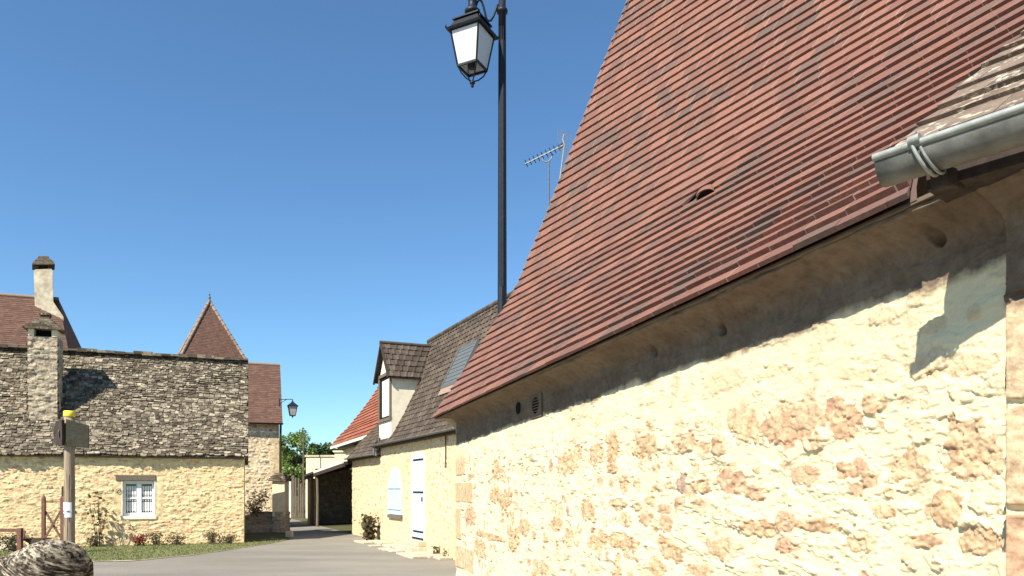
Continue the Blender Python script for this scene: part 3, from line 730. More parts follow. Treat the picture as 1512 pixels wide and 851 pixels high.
# ================================================================== 4  LEFT COTTAGE WITH STONE SLAB ROOF
FL = Frame(-8.12, 22.4, (-.943,-.334), (-.334,.943))
cot = thing('stone_cottage', FL(3,0,0), 'low yellow stone cottage with a mossy grey slab roof behind the lawn', 'cottage')
LT = 8.6
def lpx(x, y):
    k = (x-HX)/F; o = FL.o; t = (o.x-k*o.y)/(k*FL.u.y-FL.u.x); return t, EYE+(HY-y)/F*FL(t,0,0).y
win = (lpx(228,0)[0], lpx(181,0)[0], lpx(200,762)[1], lpx(200,710)[1])
print('window', win)
def hL(S, Z):
    h, st, ti = masonry(S, Z, .092, .17, .008, .7, 45, .0085, .004)
    m = sstep(np.minimum(np.minimum(win[1]+.22-S, S-win[0]+.25), np.minimum(win[3]+.1-Z, Z-win[2]+.1))+.03*(fbm(S*4,Z*4,3)-.5), 0, .01)
    h = h*(1-.8*m)+.006*m; st = np.maximum(st, m*.8); ti = ti*(1-m)+m*(.1+.3*_h(np.floor(Z/.3), np.floor(S*0), 4))
    h = h+.05*(1-sstep(Z, 0, .35))*(fbm(S*3,Z*3,5))
    return h, st, ti
wall_grid('wall', FL, np.arange(0, LT, .017), np.arange(0, 2.72, .014), hL, M['wall_left'], cot, holes=[(win[0],win[1],win[2],win[3])])
for t_ in (0, LT):
    mb = MB(); mb.add([FL(t_,0,0),FL(t_,4.4,0),FL(t_,4.4,2.6),FL(t_,2.2,5.78),FL(t_,0,2.6)], [(0,1,2,3,4)]); obj('gable', mb, M['wall_left'], cot)
mb = MB(); mb.add([FL(0,4.4,0),FL(LT,4.4,0),FL(LT,4.4,2.6),FL(0,4.4,2.6)], [(0,1,2,3)]); obj('rear_wall', mb, M['wall_left'], cot)
# slab roof, slightly hollow, wavering courses
e0 = FL(-.12,-.17,2.59); e1 = FL(LT,-.17,2.59)
pf = [(0,0,0)]+[tuple(FL.n*r+Vector((0,0,z))) for r, z in ((.6,.72),(1.3,1.70),(1.9,2.56),(2.44,3.30))]
PA, PB = courses(e0, e1, pf, .088)
mb = MB()
def lauze(mb, PA, PB, fr, out, tw=(.06,.21), th=(.026,.050)):
    out = Vector(out).normalized(); n = len(PA)-1
    for i in range(n):
        A, B, A2, B2 = PA[i], PB[i], PA[i+1], PB[i+1]; L = (B-A).length; a = -random.random()*.3
        up = (A2-A).normalized(); al = (B-A).normalized(); nn = al.cross(up)
        if nn.dot(out) < 0: nn = -nn
        while a < L:
            wd = random.uniform(*tw); a0 = max(0, a); a1 = min(L, a+wd); a += wd
            if a1-a0 < .05: continue
            wv = .035*math.sin(a*1.7+i*.35)+.03*math.sin(a*.6+i*.2)
            y = wv+random.uniform(-.03,.03); t = random.uniform(*th); l = random.uniform(0,.022)
            b0 = lerp(A,B,a0/L)+up*(y+random.uniform(-.015,.015)); b1 = lerp(A,B,a1/L)+up*(y+random.uniform(-.015,.015))-al*random.uniform(.006,.03)
            t0 = lerp(A2,B2,a0/L)+up*.07; t1 = lerp(A2,B2,a1/L)+up*.07
            m_ = lerp(b0,b1,random.uniform(.3,.7))-up*random.uniform(-.01,.03); g = nn*(l+t); k_ = nn*l
            mb.add([b0+g+nn*.0, m_+g, b1+g, t1+nn*.012, t0+nn*.012, b0+k_, m_+k_, b1+k_], [(0,1,2,3,4),(5,6,1,0),(6,7,2,1),(5,0,4),(7,3,2)], random.random())
    vs = []
    for P, Q in zip(PA, PB): vs += [P-nn*.01, Q-nn*.01]
    mb.add(vs, [(2*i,2*i+1,2*i+3,2*i+2) for i in range(n)], 0)
lauze(mb, PA, PB, FL, -FL.n+Vector((0,0,1)))
# ridge slabs
for k in range(34):
    a = -.12+k*.26; r0 = 2.2
    mb.fbox(FL, a, a+.24+random.uniform(0,.06), r0-.17, r0+.15, 5.86+random.uniform(-.01,.03), 5.92+random.uniform(0,.06), random.random()*.8)
BA = [FL(-.12,2.2,5.90), FL(-.12,4.6,2.5)]; BB = [FL(LT,2.2,5.90), FL(LT,4.6,2.5)]
mb.add([BA[0],BB[0],BB[1],BA[1]], [(0,1,2,3)], .3)
roofL = obj('roof', mb, M['lauze'], cot)
# eave underside board
mb = MB(); mb.fbox(FL, -.1, LT, -.13, .05, 2.53, 2.562); obj('eave_board', mb, M['wood_grey'], cot)
# window
wf = MB(); a0, a1, z0, z1w = win; rr_ = .10
for bx_ in ((a0,a0+.07,z0,z1w),(a1-.07,a1,z0,z1w),(a0+.07,a1-.07,z1w-.09,z1w),(a0+.07,a1-.07,z0,z0+.09)): wf.fbox(FL, bx_[0], bx_[1], rr_, rr_+.06, bx_[2], bx_[3])
cm = (a0+a1)/2; wf.fbox(FL, cm-.065, cm+.065, rr_-.01, rr_+.05, z0+.09, z1w-.09)
zc = (z0+z1w)/2+.0; wf.fbox(FL, a0+.07, cm-.065, rr_+.005, rr_+.045, zc-.018, zc+.018); wf.fbox(FL, cm+.065, a1-.07, rr_+.005, rr_+.045, zc-.018, zc+.018)
window = obj('window', wf, M['white'], cot, bevel=.004)
mb = MB(); mb.fbox(FL, a0, a1, rr_+.035, rr_+.04, z0, z1w); obj('pane', mb, M['glass_dark'], window)
for (p0, p1) in ((a0+.08, cm-.075), (cm+.075, a1-.08)):
    mb = MB()
    for (q0, q1) in ((z0+.15, z0+.40), (z0+.46, z0+.62), (zc+.06, zc+.20), (zc+.24, z1w-.16)):
        n = 4
        for k in range(n):
            s0 = p0+(p1-p0)*k/n+.008; s1 = p0+(p1-p0)*(k+1)/n-.008; sm = (s0+s1)/2
            mb.add([FL(s0,rr_+.03,q1),FL(s1,rr_+.03,q1),FL(s1,rr_+.03,q0),FL(sm,rr_+.03,q0-.05),FL(s0,rr_+.03,q0)], [(0,1,2,3,4)])
    obj('lace_curtain', mb, M['lace'], window)
mb = MB()
mb.fbox(FL, a0-.03, a0, -.012, .16, z0-.03, z1w); mb.fbox(FL, a1, a1+.03, -.012, .16, z0-.03, z1w)
mb.fbox(FL, a0-.03, a1+.03, .16, .3, z0-.03, z1w+.03)
obj('window_reveal', mb, M['plaster_pale'], window)
mb = MB(); mb.fbox(FL, a0-.06, a1+.06, -.03, .14, z0-.10, z0-.002); obj('window_sill', mb, M['plaster_pale'], window, bevel=.006)
mb = MB(); l0 = lpx(230,0)[0]; l1 = lpx(171,0)[0]; mb.fbox(FL, l0, l1, -.035, .2, z1w+.002, z1w+.165); obj('lintel', mb, M['wood_grey'], cot, bevel=.012)
mb = MB(); s_, z_ = lpx(175, 725); mb.tube([FL(s_+.06*math.cos(a), -.03, z_+.06*math.sin(a)) for a in [k*.5 for k in range(13)]], .009, 6); obj('iron_ring', mb, M['rust_iron'], cot)
# wall chimney rising out of the slab roof
def hC(S, Z): return masonry(S, Z, .12, .24, .02, .95, 71, .010, .008)
ch_r = .62
def lpr(x, r):
    k = (x-HX)/F; o = FL.o+FL.n*r; return (o.x-k*o.y)/(k*FL.u.y-FL.u.x)
ch_a0, ch_a1 = lpr(85, ch_r), lpr(41, ch_r)
chz0, chz1 = 2.4, EYE+(HY-496)/F*21.0
FC = Frame(FL(ch_a0,ch_r,0).x, FL(ch_a0,ch_r,0).y, FL.u, FL.n)
chim = wall_grid('chimney', FC, np.arange(0, ch_a1-ch_a0+.01, .02), np.arange(chz0, chz1, .02), lambda S,Z: hC(S,Z), M['chimney_stone'], cot)
FC2 = Frame(FC.o.x, FC.o.y, -FL.n, FL.u)
wall_grid('chimney_side', FC2, np.arange(-.55, .015, .02), np.arange(chz0, chz1, .02), hC, M['chimney_stone'], chim)
FC3 = Frame(FC(ch_a1-ch_a0,0,0).x, FC(ch_a1-ch_a0,0,0).y, FL.n, -FL.u)
wall_grid('chimney_side', FC3, np.arange(-.015, .55, .02), np.arange(chz0, chz1, .02), hC, M['chimney_stone'], chim)
FR = Frame(FC(ch_a1-ch_a0,.54,0).x, FC(ch_a1-ch_a0,.54,0).y, -FL.u, -FL.n)
wall_grid('chimney_side', FR, np.arange(0, ch_a1-ch_a0+.01, .04), np.arange(chz0, chz1, .04), hC, M['chimney_stone'], chim)
W_ = ch_a1-ch_a0
mb = MB(); mb.fbox(FC, .02, W_-.02, .02, .52, chz1-.02, chz1+.02)
obj('chimney_top', mb, M['chimney_stone'], chim)
for (p, q) in ((.0,.16),(W_-.16,W_)):
    mb = MB(); mb.fbox(FC, p+.01, q-.01, 0.0, .54, chz1+.021, chz1+.22); obj('flue_pier', mb, M['plaster'], chim)
mb = MB(); mb.fbox(FC, .16, W_-.16, .2, .4, chz1+.02, chz1+.22); obj('flue_opening_shade', mb, M['void_shade'], chim)
mb = MB(); zc_ = chz1+.22
for k in range(9):
    g_ = -.12+k*.062; g2 = g_*.9; hh = .055 if k else .07
    for side in range(3):
        f0 = -g_ if False else 0
    x0, x1, r0, r1 = g_, W_-g_, g2, .54-g2
    if x1-x0 < .18: x0, x1 = W_/2-.14, W_/2+.14
    if r1-r0 < .12: r0, r1 = .20, .36
    c = x0
    while c < x1-.01:
        d_ = min(x1, c+random.uniform(.18,.4)); jj = random.uniform(-.015,.02)
        mb.fbox(FC, c, d_-.006, r0-jj, r1+jj, zc_, zc_+hh*random.uniform(.75,.98), random.random()*.9); c = d_
    zc_ += hh
obj('chimney_cap', mb, M['lauze'], chim)

# ================================================================== 5  HIKING SIGN POST
sp = at(102.5, 0, 8.0); sp.z = 0
post = thing('signpost', sp, 'round wooden waymark post with a yellow top and a dark blank arrow board', 'signpost')
def sz(y): return EYE+(HY-y)/F*8.0
mb = MB(); b = Vector((sp.x, sp.y, 0))
ring = []
for z in np.linspace(0, sz(614), 26):
    ring.append((.057-.006*z/2.5+.0012*math.sin(z*9), z))
mb.lathe(b, ring, 22)
for k in range(6):
    a = -1.2-k*.35+random.random()*.2; z0_ = random.uniform(.6,1.6); r_ = .056
    mb.bar(b+Vector((math.cos(a)*r_, math.sin(a)*r_, z0_)), b+Vector((math.cos(a+.08)*(r_-.002), math.sin(a+.08)*(r_-.002), z0_+.5)), .003, .004, rnd=0)
obj('post', mb, simple('pole_wood', (.30,.235,.16), .85, 0, .45, 12, .8, .2, (7,7,.35)), post)
mb = MB(); mb.lathe(b, [(.056,sz(616)),(.058,sz(615.5)),(.058,sz(608)),(.050,sz(607)),(.0,sz(607))], 22); obj('cap', mb, M['yellow'], post)
bd = Vector((.93,.36,0)).normalized(); bn = Vector((bd.y,-bd.x,0))
if bn.y > 0: bn = -bn
Bc = Vector((sp.x, sp.y, 0))+bn*.062
def bp(px, py, o=0): return Bc+bd*((px-102.5)*.00647)+Vector((0,0,sz(py)))+bn*o
mb = MB(); mb.prism([bp(100,620),bp(133,628.5),bp(133,662),bp(103,659),bp(100,655)], bn*.028); obj('sign_board', mb, M['board'], post, bevel=.003)
bd2 = Vector((.50,.86,0)).normalized(); bn2 = Vector((bd2.y,-bd2.x,0))
if bn2.x > 0: bn2 = -bn2
mb = MB(); c2 = Vector((sp.x,sp.y,0))+bn2*.06
def bq(u_, z): return c2+bd2*u_+Vector((0,0,z))
c2 = Vector((sp.x, sp.y, 0))+Vector((-.055,-.06,0)); bd2 = Vector((-.62,.28,0)).normalized(); bn2 = Vector((-.28,-.62,0)).normalized()
mb.prism([bq(-.06,sz(621)),bq(.045,sz(623)),bq(.085,sz(640)),bq(.05,sz(657)),bq(-.06,sz(659))], bn2*.03); obj('arrow_end', mb, M['wood_dark'], post, bevel=.003)
mb = MB(); mb.tube([bq(-.02,sz(636))+bn2*.034, bq(-.024,sz(641))+bn2*.045, bq(-.02,sz(647))+bn2*.034], .006, 8); obj('bolt', mb, M['zinc'], post)
pl = MB(); 
def cyl(a0, a1, y0, y1, r=.0575, n=10):
    pts = []
    for k in range(n+1):
        a = a0+(a1-a0)*k/n; pts.append((b+Vector((math.cos(a)*r, math.sin(a)*r, 0))))
    vs = [p+Vector((0,0,sz(y0))) for p in pts]+[p+Vector((0,0,sz(y1))) for p in pts]
    return vs, [(k,k+1,n+2+k,n+1+k) for k in range(n)]
v_, f_ = cyl(-2.75, -.62, 742, 754); pl.add(v_, f_, .5); v_, f_ = cyl(-2.75, -.62, 754, 758, .0575); pl.add(v_, f_, .5)
v_, f_ = cyl(-1.9, -.62, 757.9, 764); pl.add(v_, f_, .5)
plate = obj('notice', pl, M['paper'], post)
def text_obj(name, body, size, loc, xdir, ydir, mat, parent, extr=.0006):
    cu = bpy.data.curves.new(name, 'FONT'); cu.body = body; cu.size = size; cu.extrude = extr; cu.align_x = 'CENTER'; cu.align_y = 'CENTER'
    t = bpy.data.objects.new(name, cu); COL.objects.link(t)
    dg_ = bpy.context.evaluated_depsgraph_get(); me = bpy.data.meshes.new_from_object(t.evaluated_get(dg_)); bpy.data.objects.remove(t)
    x = Vector(xdir).normalized(); y = Vector(ydir).normalized(); z = x.cross(y)
    org = org_of(parent)
    for v in me.vertices: v.co = Vector(loc)+x*v.co.x+y*v.co.y+z*v.co.z-org
    me.materials.clear(); return link(name, me, mat, parent, org)
fwd = Vector((.0,-1,0))
for body, dx, yy, sz_ in (('EL', -.033, 755, .026), ('EBE', .018, 755.5, .026), ('-', .02, 760, .02)):
    a = math.atan2(-math.sqrt(max(0, .0585**2-dx**2)), dx)
    text_obj('lettering', body, sz_, b+Vector((math.cos(a)*.0588, math.sin(a)*.0588, sz(yy))), (-math.sin(a), math.cos(a), 0), (0,0,1), M['ink'], plate)
mb = MB(); mb.bar(b+Vector((-.066,-.01,sz(718))), b+Vector((-.066,-.01,sz(733))), .014, .02); obj('hinge_plate', mb, M['rust_iron'], post)

# ================================================================== 6  FOREGROUND ROUNDED STONE WALL END
ns, nc = 150, 130
FW = Frame(at(121,0,4.6).x, 4.6, (-1,-.10), (.1,1))
def wall_top(s):   # height of the crest along the wall, s from the rounded end
    xs_ = [0,.05,.11,.18,.25,.32,.40,.52,.9,1.6]; zs_ = [1.14,1.235,1.305,1.328,1.310,1.270,1.240,1.212,1.17,1.14]
    return np.interp(s, xs_, zs_)
vs = []
SS = np.concatenate([np.linspace(0, .12, 30)**1.0, np.linspace(.125, 1.7, 190)])
ang = np.linspace(-math.pi/2, math.pi/2, 90)
G, A = np.meshgrid(SS, ang, indexing='ij')
zt_ = wall_top(G); half = .26*np.sqrt(np.clip(1-(1-np.clip(G/.16,0,1))**2, 0.0004, 1))
low = zt_-.30*np.clip((G/.25),0.0,1)**.5-.0
ca = np.cos(A); sa_ = np.sin(A)
Rr = -half*sa_; Zz = low+(zt_-low)*np.abs(ca)**.8
d1 = fbm((G*2.2+Zz*3.2+Rr*2)*7, (G*1.0-Zz*.9)*38, 501, 4)-.5; d2 = fbm(G*60, Zz*60+Rr*60, 502, 3)-.5
disp = .022*d1+.010*d2
Rr = Rr-disp*sa_; Zz = Zz+disp*ca
def ring_pt(g, r, z): return FW.o.x+FW.u.x*g+FW.n.x*r, FW.o.y+FW.u.y*g+FW.n.y*r, z
nS, nA_ = G.shape
for i in range(nS):
    vs.append(ring_pt(G[i,0], Rr[i,0], 0.0))
    for j in range(nA_): vs.append(ring_pt(G[i,j], Rr[i,j], Zz[i,j]))
    vs.append(ring_pt(G[i,-1], Rr[i,-1], 0.0))
m_ = nA_+2
mb = MB(); mb.add(vs, [(i*m_+j, i*m_+j+1, (i+1)*m_+j+1, (i+1)*m_+j) for i in range(nS-1) for j in range(m_-1)], .5, True)
mb.add([vs[j] for j in range(m_)], [tuple(range(m_))], .5)
mt, ntt, bb = mat_new('lichened_dark_stone')
geo = ntt.nodes.new('ShaderNodeNewGeometry')
st_ = noise(ntt, 3.2, 8, .66, stretch=(2.2,2.2,7)); mp = [n for n in ntt.nodes if n.type == 'MAPPING'][-1]; mp.inputs['Scale'].default_value = (3.2, 3.2, 21)
mr_ = ntt.nodes.new('ShaderNodeMapping'); mr_.inputs['Rotation'].default_value = (0, math.radians(-30), 0)
src_ = mp.inputs[0].links[0].from_socket; ntt.links.new(src_, mr_.inputs[0]); ntt.links.new(mr_.outputs[0], mp.inputs[0])
c = ramp(ntt, st_, [(.38,(.016,.012,.010)),(.48,(.06,.046,.034)),(.54,(.20,.16,.115)),(.61,(.50,.44,.33))])
lich = ramp(ntt, noise(ntt, 30, 6, .75), [(.50,(0,0,0)),(.58,(1,1,1))])
sepz = ntt.nodes.new('ShaderNodeSeparateXYZ'); ntt.links.new(geo.outputs['Position'], sepz.inputs[0])
zr = ntt.nodes.new('ShaderNodeMapRange'); zr.inputs['From Min'].default_value = 1.14; zr.inputs['From Max'].default_value = 1.31
ntt.links.new(sepz.outputs['Z'], zr.inputs['Value'])
mu = ntt.nodes.new('ShaderNodeMath'); mu.operation = 'MULTIPLY'; ntt.links.new(zr.outputs[0], mu.inputs[0]); ntt.links.new(lich, mu.inputs[1])
c = mixc(ntt, c, (.56,.50,.38), mu.outputs[0])
ntt.links.new(c, bb.inputs['Base Color']); bb.inputs['Roughness'].default_value = .95; bb.inputs['Specular IOR Level'].default_value = .1
bump(ntt, bb, st_, .9, .02)
tag(obj('stone_wall', mb, mt, origin=FW(.6,0,0)), 'rounded end of a dark weathered stone wall crusted with pale lichen in the near left corner', 'wall')

# ================================================================== 7  MIDDLE HOUSE WITH DORMER
FM = Frame(-1.27, 16.9, (-.42,.907), (.907,.42))
def mpx(x, y, r=0.0):
    k = (x-HX)/F; o = FM.o+FM.n*r; t = (o.x-k*o.y)/(k*FM.u.y-FM.u.x); return t, EYE+(HY-y)/F*FM(t,r,0).y
mid = thing('stone_house', FM(3,0,0), 'pale stone house with dark tiled roof, dormer, blue arched shutters and pale blue door', 'house')
T0, T1, T2 = -3.2, mpx(562,0)[0], mpx(518,0)[0]
door = (mpx(628,0)[0], mpx(610,0)[0], mpx(620,797)[1], mpx(620,669)[1])
shut = (mpx(594.5,0)[0], mpx(575.5,0)[0], mpx(585,763)[1], mpx(585,690)[1])
print('door', door, 'shutter', shut, T1, T2)
ZE = EYE+1.57
def hM(S, Z):
    h, st, ti = masonry(S, Z, .13, .21, .009, .36, 81, .008, .004)
    for (a0,a1,z0,z1) in ((door[0]-.28,door[1]+.28,-.1,door[3]+.30),(shut[0]-.22,shut[1]+.22,shut[2]-.18,shut[3]+.25),(-.1,.3,0,3.2)):
        m = sstep(np.minimum(np.minimum(a1-S, S-a0), np.minimum(z1-Z, Z-z0))+.06*(fbm(S*3,Z*3,8)-.5), 0, .01)
        h = h*(1-m)+.004*m; st = st*(1-m)+m*(.15+.5*sstep(vn(S*2.2,Z*2.6,6), .4,.6)); ti = ti*(1-m)+m*.12
    return h, st, ti
wall_grid('wall', FM, np.concatenate([np.arange(T0,-.2,.2), np.arange(-.2, T1, .025)]), np.arange(0, ZE-.02, .018), hM, M['wall_mid'], mid)
mb = MB()
def hM2(S, Z): 
    h, st, ti = masonry(S, Z, .13, .21, .009, .36, 83, .008, .004); return h-.06, st, ti
wing_wall = wall_grid('wing_wall', FM, np.arange(T1-.02, T2+.02, .03), np.arange(0, 2.76, .02), hM2, M['wall_mid'], mid)
mb.add([FM(T2,.06,0),FM(T2,4.0,0),FM(T2,4.0,2.72),FM(T2,2.0,4.8),FM(T2,.06,2.72)], [(4,3,2,1,0)])
obj('gable', mb, M['plaster'], mid); mb = MB(); mb.add([FM(T1,.06,0),FM(T1,3.4,0),FM(T1,3.4,3.2),FM(T1,1.7,6.3),FM(T1,.06,3.2)], [(4,3,2,1,0)])
obj('gable', mb, M['plaster'], mid); mb = MB(); mb.add([FM(T0,.06,0),FM(T0,3.4,0),FM(T0,3.4,3.2),FM(T0,1.7,6.3),FM(T0,.06,3.2)], [(0,1,2,3,4)])
obj('gable', mb, M['plaster'], mid); mb = MB(); mb.add([FM(T0,3.4,0),FM(T2,3.4,0),FM(T2,3.4,2.9),FM(T0,3.4,2.9)], [(0,1,2,3)]); obj('rear_wall', mb, M['plaster'], mid)
# main roof
def roof_at(r): return ZE+float(np.interp(r, [-.18,0,.4,1.6], [-.22,-.02,.70,3.15]))
pfm = [tuple(FM.n*(r+.18)+Vector((0,0,roof_at(r)-roof_at(-.18)))) for r in (-.18,0,.4,.9,1.6)]
PA, PB = courses(FM(T0,-.18,roof_at(-.18)), FM(T1+.10,-.18,roof_at(-.18)), pfm, .185)
# dormer footprint
dt0, dt1 = mpx(578.5,0)[0], mpx(560.5,0)[0]
sk = []
def roof_hit(x, y):
    d = Vector(((x-HX)/F, 1, (HY-y)/F)); best = None
    for k in range(400):
        r = -.1+k*.005; o = FM.o+FM.n*r
        t = (o.x-(x-HX)/F*o.y)/((x-HX)/F*FM.u.y-FM.u.x); P = FM(t, r, 0); z = EYE+(HY-y)/F*P.y
        e = abs(z-roof_at(r)); 
        if best is None or e < best[0]: best = (e, t, r)
    return best[1], best[2]
s0 = roof_hit(655,574); s1 = roof_hit(688,515); s2 = roof_hit(708,512)
print('skylight', s0, s1, s2)
mb = MB()
nm_out = -FM.n+Vector((0,0,.8))
def inv(p): d = Vector((p.x,p.y,0))-FM.o; return d.dot(FM.u), d.dot(FM.n)
tiled(mb, PA, PB, nm_out, .22, .020, wj=.03, hj=.004, yj=.006, roll=.016, clip=lambda i,p: not (dt0+.05 < inv(p)[0] < dt1-.05 and inv(p)[1] < 1.0))
vs = []
for P, Q in zip(PA, PB): vs += [P+FM.n*.02, Q+FM.n*.02]
mb.add(vs, [(2*i,2*i+1,2*i+3,2*i+2) for i in range(len(PA)-1)], 0)
roofM = obj('roof', mb, M['tile_grey'], mid)
mb = MB(); mb.add([PA[-1], PB[-1], FM(T1+.1,3.6,3.1), FM(T0,3.6,3.1)], [(0,1,2,3)], .5); obj('rear_slope', mb, M['tile_grey'], mid)
mb = MB()
L_ = (PB[-1]-PA[-1]).length; k = 0.0
while k < L_-.05:
    a = lerp(PA[-1],PB[-1],k/L_); b2 = lerp(PA[-1],PB[-1],min(1,(k+.42)/L_))
    mb.tube([a+Vector((0,0,-.01)), b2+Vector((0,0,-.002))], [.085,.075], 8, rnd=random.random()); k += .38
obj('ridge_tiles', mb, M['tile_grey'], mid)
# wing roof (lower)
zw = 2.74
PA2, PB2 = courses(FM(T1-.1,-.12,zw), FM(T2+.12,-.12,zw), [tuple(FM.n*(r+.12)+Vector((0,0,z))) for r, z in ((-.12,0),(.4,.62),(1.9,2.15))], .185)
mb = MB(); tiled(mb, PA2, PB2, nm_out, .22, .020, wj=.03, hj=.004, yj=.006, roll=.016)
mb.add([PA2[-1],PB2[-1],FM(T2+.12,4.0,2.7),FM(T1-.1,4.0,2.7)], [(0,1,2,3)], .5)
obj('wing_roof', mb, M['tile_grey'], mid)
# gutters
def half_gutter(name, a, b, r, parent, mat):
    mb = MB(); d = (Vector(b)-Vector(a)).normalized(); x = Vector((-d.y, d.x, 0)).normalized(); n = 10; vs = []
    for p in (Vector(a), Vector(b)): vs += [p+x*(math.cos(math.pi*k/n)*r)-Vector((0,0,math.sin(math.pi*k/n)*r)) for k in range(n+1)]
    for p in (Vector(a), Vector(b)): vs += [p+x*(math.cos(math.pi*k/n)*(r-.005))-Vector((0,0,math.sin(math.pi*k/n)*(r-.005))) for k in range(n+1)]
    m = n+1
    fs = [(k,k+1,m+k+1,m+k) for k in range(n)]+[(2*m+k+1,2*m+k,3*m+k,3*m+k+1) for k in range(n)]+[(0,m,3*m,2*m),(n,2*m+n,3*m+n,m+n)]+[(k,2*m+k,2*m+k+1,k+1) for k in range(n)]
    mb.add(vs, fs, .5, True); return obj(name, mb, mat, parent)
half_gutter('gutter', FM(T0,-.245,roof_at(-.18)-.005), FM(T1+.1,-.245,roof_at(-.18)-.005), .05, mid, M['zinc'])
half_gutter('gutter', FM(T1+.12,-.18,zw-.005), FM(T2+.12,-.18,zw-.005), .05, mid, M['zinc'])
mb = MB(); mb.fbox(FM, T0, T1+.05, -.17, -.02, roof_at(-.18)-.10, roof_at(-.18)-.04); mb.fbox(FM, T1+.1, T2+.1, -.11, .03, zw-.1, zw-.035); obj('eave_board', mb, M['wood_dark'], mid)
# door: boards, strap hinges, step
mb = MB(); dw = (door[1]-door[0])/4
for k in range(4): mb.fbox(FM, door[0]+k*dw+.003, door[0]+(k+1)*dw-.003, -.045, .02, door[2], door[3])
dr = obj('door', mb, M['blue_door'], mid, bevel=.004)
for y in (679, 727, 785): 
    z = mpx(620, y)[1]; mb = MB(); mb.fbox(FM, door[0]+.02, door[1]-.16, -.055, -.046, z-.024, z+.024); obj('strap_hinge', mb, M['iron'], dr)
mb = MB(); mb.fbox(FM, door[0]+.02, door[1]-.05, -.05, -.044, door[2]+.01, door[2]+.055); obj('threshold_gap_shade', mb, M['void_shade'], dr)
mb = MB(); mb.fbox(FM, door[0]+.08, door[0]+.11, -.075, -.045, door[2]+1.0, door[2]+1.12); obj('handle', mb, M['iron'], dr)
mb = MB(); mb.fbox(FM, door[0]-.15, door[1]+.2, -.42, .05, 0, door[2]*.5); mb.fbox(FM, door[0]-.1, door[1]+.12, -.22, .05, door[2]*.5, door[2]-.01); obj('doorstep', mb, M['flag'], mid, bevel=.015)
# arched shutters
sw = (shut[1]-shut[0])/2; smid = (shut[0]+shut[1])/2; zs = shut[3]-sw*1.25
for side in (-1, 1):
    mb = MB(); pts = [(0, shut[2]+.06), (side*sw, shut[2]+.06)]
    for k in range(0, 9):
        t = k/8; pts.append((side*sw*math.cos(t*math.pi/2)**.9 if k < 8 else side*.004, zs+(shut[3]-zs)*math.sin(t*math.pi/2)))
    P = [FM(smid+a+side*.006, -.05, z) for a, z in pts]
    if side > 0: P.reverse()
    mb.prism(P, FM.n*.04); sh = obj('shutter', mb, M['blue_shutter'], mid)
    for y in (722, 753):
        z = mpx(585,y)[1]; mb = MB(); mb.fbox(FM, min(smid+side*.03, smid+side*(sw-.02)), max(smid+side*.03, smid+side*(sw-.02)), -.058, -.049, z-.012, z+.012); obj('strap_hinge', mb, simple('hinge_grey', (.16,.2,.24), .6), sh)
mb = MB(); mb.fbox(FM, shut[0]-.03, shut[1]+.03, -.07, .05, shut[2]-.05, shut[2]+.045); obj('window_sill', mb, M['wood_grey'], mid)
mb = MB(); mb.fbox(FM, shut[0], shut[1], -.012, -.008, shut[2], zs); obj('window_opening_shade', mb, M['void_shade'], mid)
# cable on the wall by the corner
t_, z_a = mpx(660,632); z_b = mpx(660,688)[1]
mb = MB(); mb.tube([FM(t_,-.035,z_a), FM(t_+.01,-.035,(z_a+z_b)/2), FM(t_,-.035,z_b), FM(t_+.05,-.03,z_b-.04)], .014, 8); obj('downpipe', mb, M['rust_iron'], mid)
mb = MB(); t_, z_c = mpx(557,668); mb.tube([FM(T1-.03,-.06,z_c+.5), FM(T1-.03,-.06,z_c+.1), FM(T1+.1,-.05,z_c-.1)], .018, 8); obj('downpipe', mb, M['zinc'], mid)
# dormer
zdE = EYE+3.40; zdR = EYE+4.40; dm = (dt0+dt1)/2
dorm = MB(); zb0 = roof_at(0)+.05
r_e = 1.05
dorm.add([FM(dt0,0,zb0-.2),FM(dt0,1.15,zdE+.25),FM(dt0,1.0,zdE),FM(dt0,0,zdE)], [(0,1,2,3)])
cheek = obj('dormer', dorm, simple('dormer_render', (.76,.69,.52), .95, 0, .12, 5, .3, .1), mid)
mb = MB(); mb.add([FM(dt0,-.01,zb0-.25),FM(dt1,-.01,zb0-.25),FM(dt1,-.01,zdE),FM(dm,-.01,zdR-.06),FM(dt0,-.01,zdE)], [(0,1,2,3,4)]); mb.add([FM(dt1,0,zb0-.2),FM(dt1,0,zdE),FM(dt1,1.1,zdE)], [(0,1,2)]); obj('dormer_front', mb, M['plaster_pale'], cheek)
mb = MB()
zwb = EYE+(HY-617)/F*22.2
for a, bq_ in ((dt0+.002,dt0+.13),(dt1-.13,dt1-.002)): mb.fbox(FM, a, bq_, -.05, .12, zwb, zdE-.002)
mb.fbox(FM, dt0-.02, dt1+.02, -.055, .1, zdE+.0, zdE+.10); mb.fbox(FM, dt0, dt1, -.06, .04, zwb-.10, zwb-.002)
obj('dormer_frame', mb, M['wood_grey'], cheek, bevel=.005)
mb = MB(); mb.fbox(FM, dt0+.13, dt1-.13, -.018, -.012, zwb, zdE); obj('dormer_recess_shade', mb, M['void_shade'], cheek)  # flat black sheet painting the shadow of the window recess
mb = MB(); mb.fbox(FM, dt0+.13, dt1-.42, -.030, -.02, zwb+.05, zdE-.12); obj('dormer_shutter', mb, M['plaster_pale'], cheek)
def slope(side):
    e = dt0-.14 if side < 0 else dt1+.14
    zE = zdE-.10
    r_end = np.interp(zE, [roof_at(.4), roof_at(1.6)], [.4,1.6]); r_rid = 1.6
    A0, A1 = FM(e,-.16,zE), FM(e, float(r_end)+.10, zE); B0, B1 = FM(dm,-.16,zdR+.02), FM(dm, 1.62, zdR+.02)
    n = 6; return [lerp(A0,B0,k/n) for k in range(n+1)], [lerp(A1,B1,k/n) for k in range(n+1)]
mb = MB()
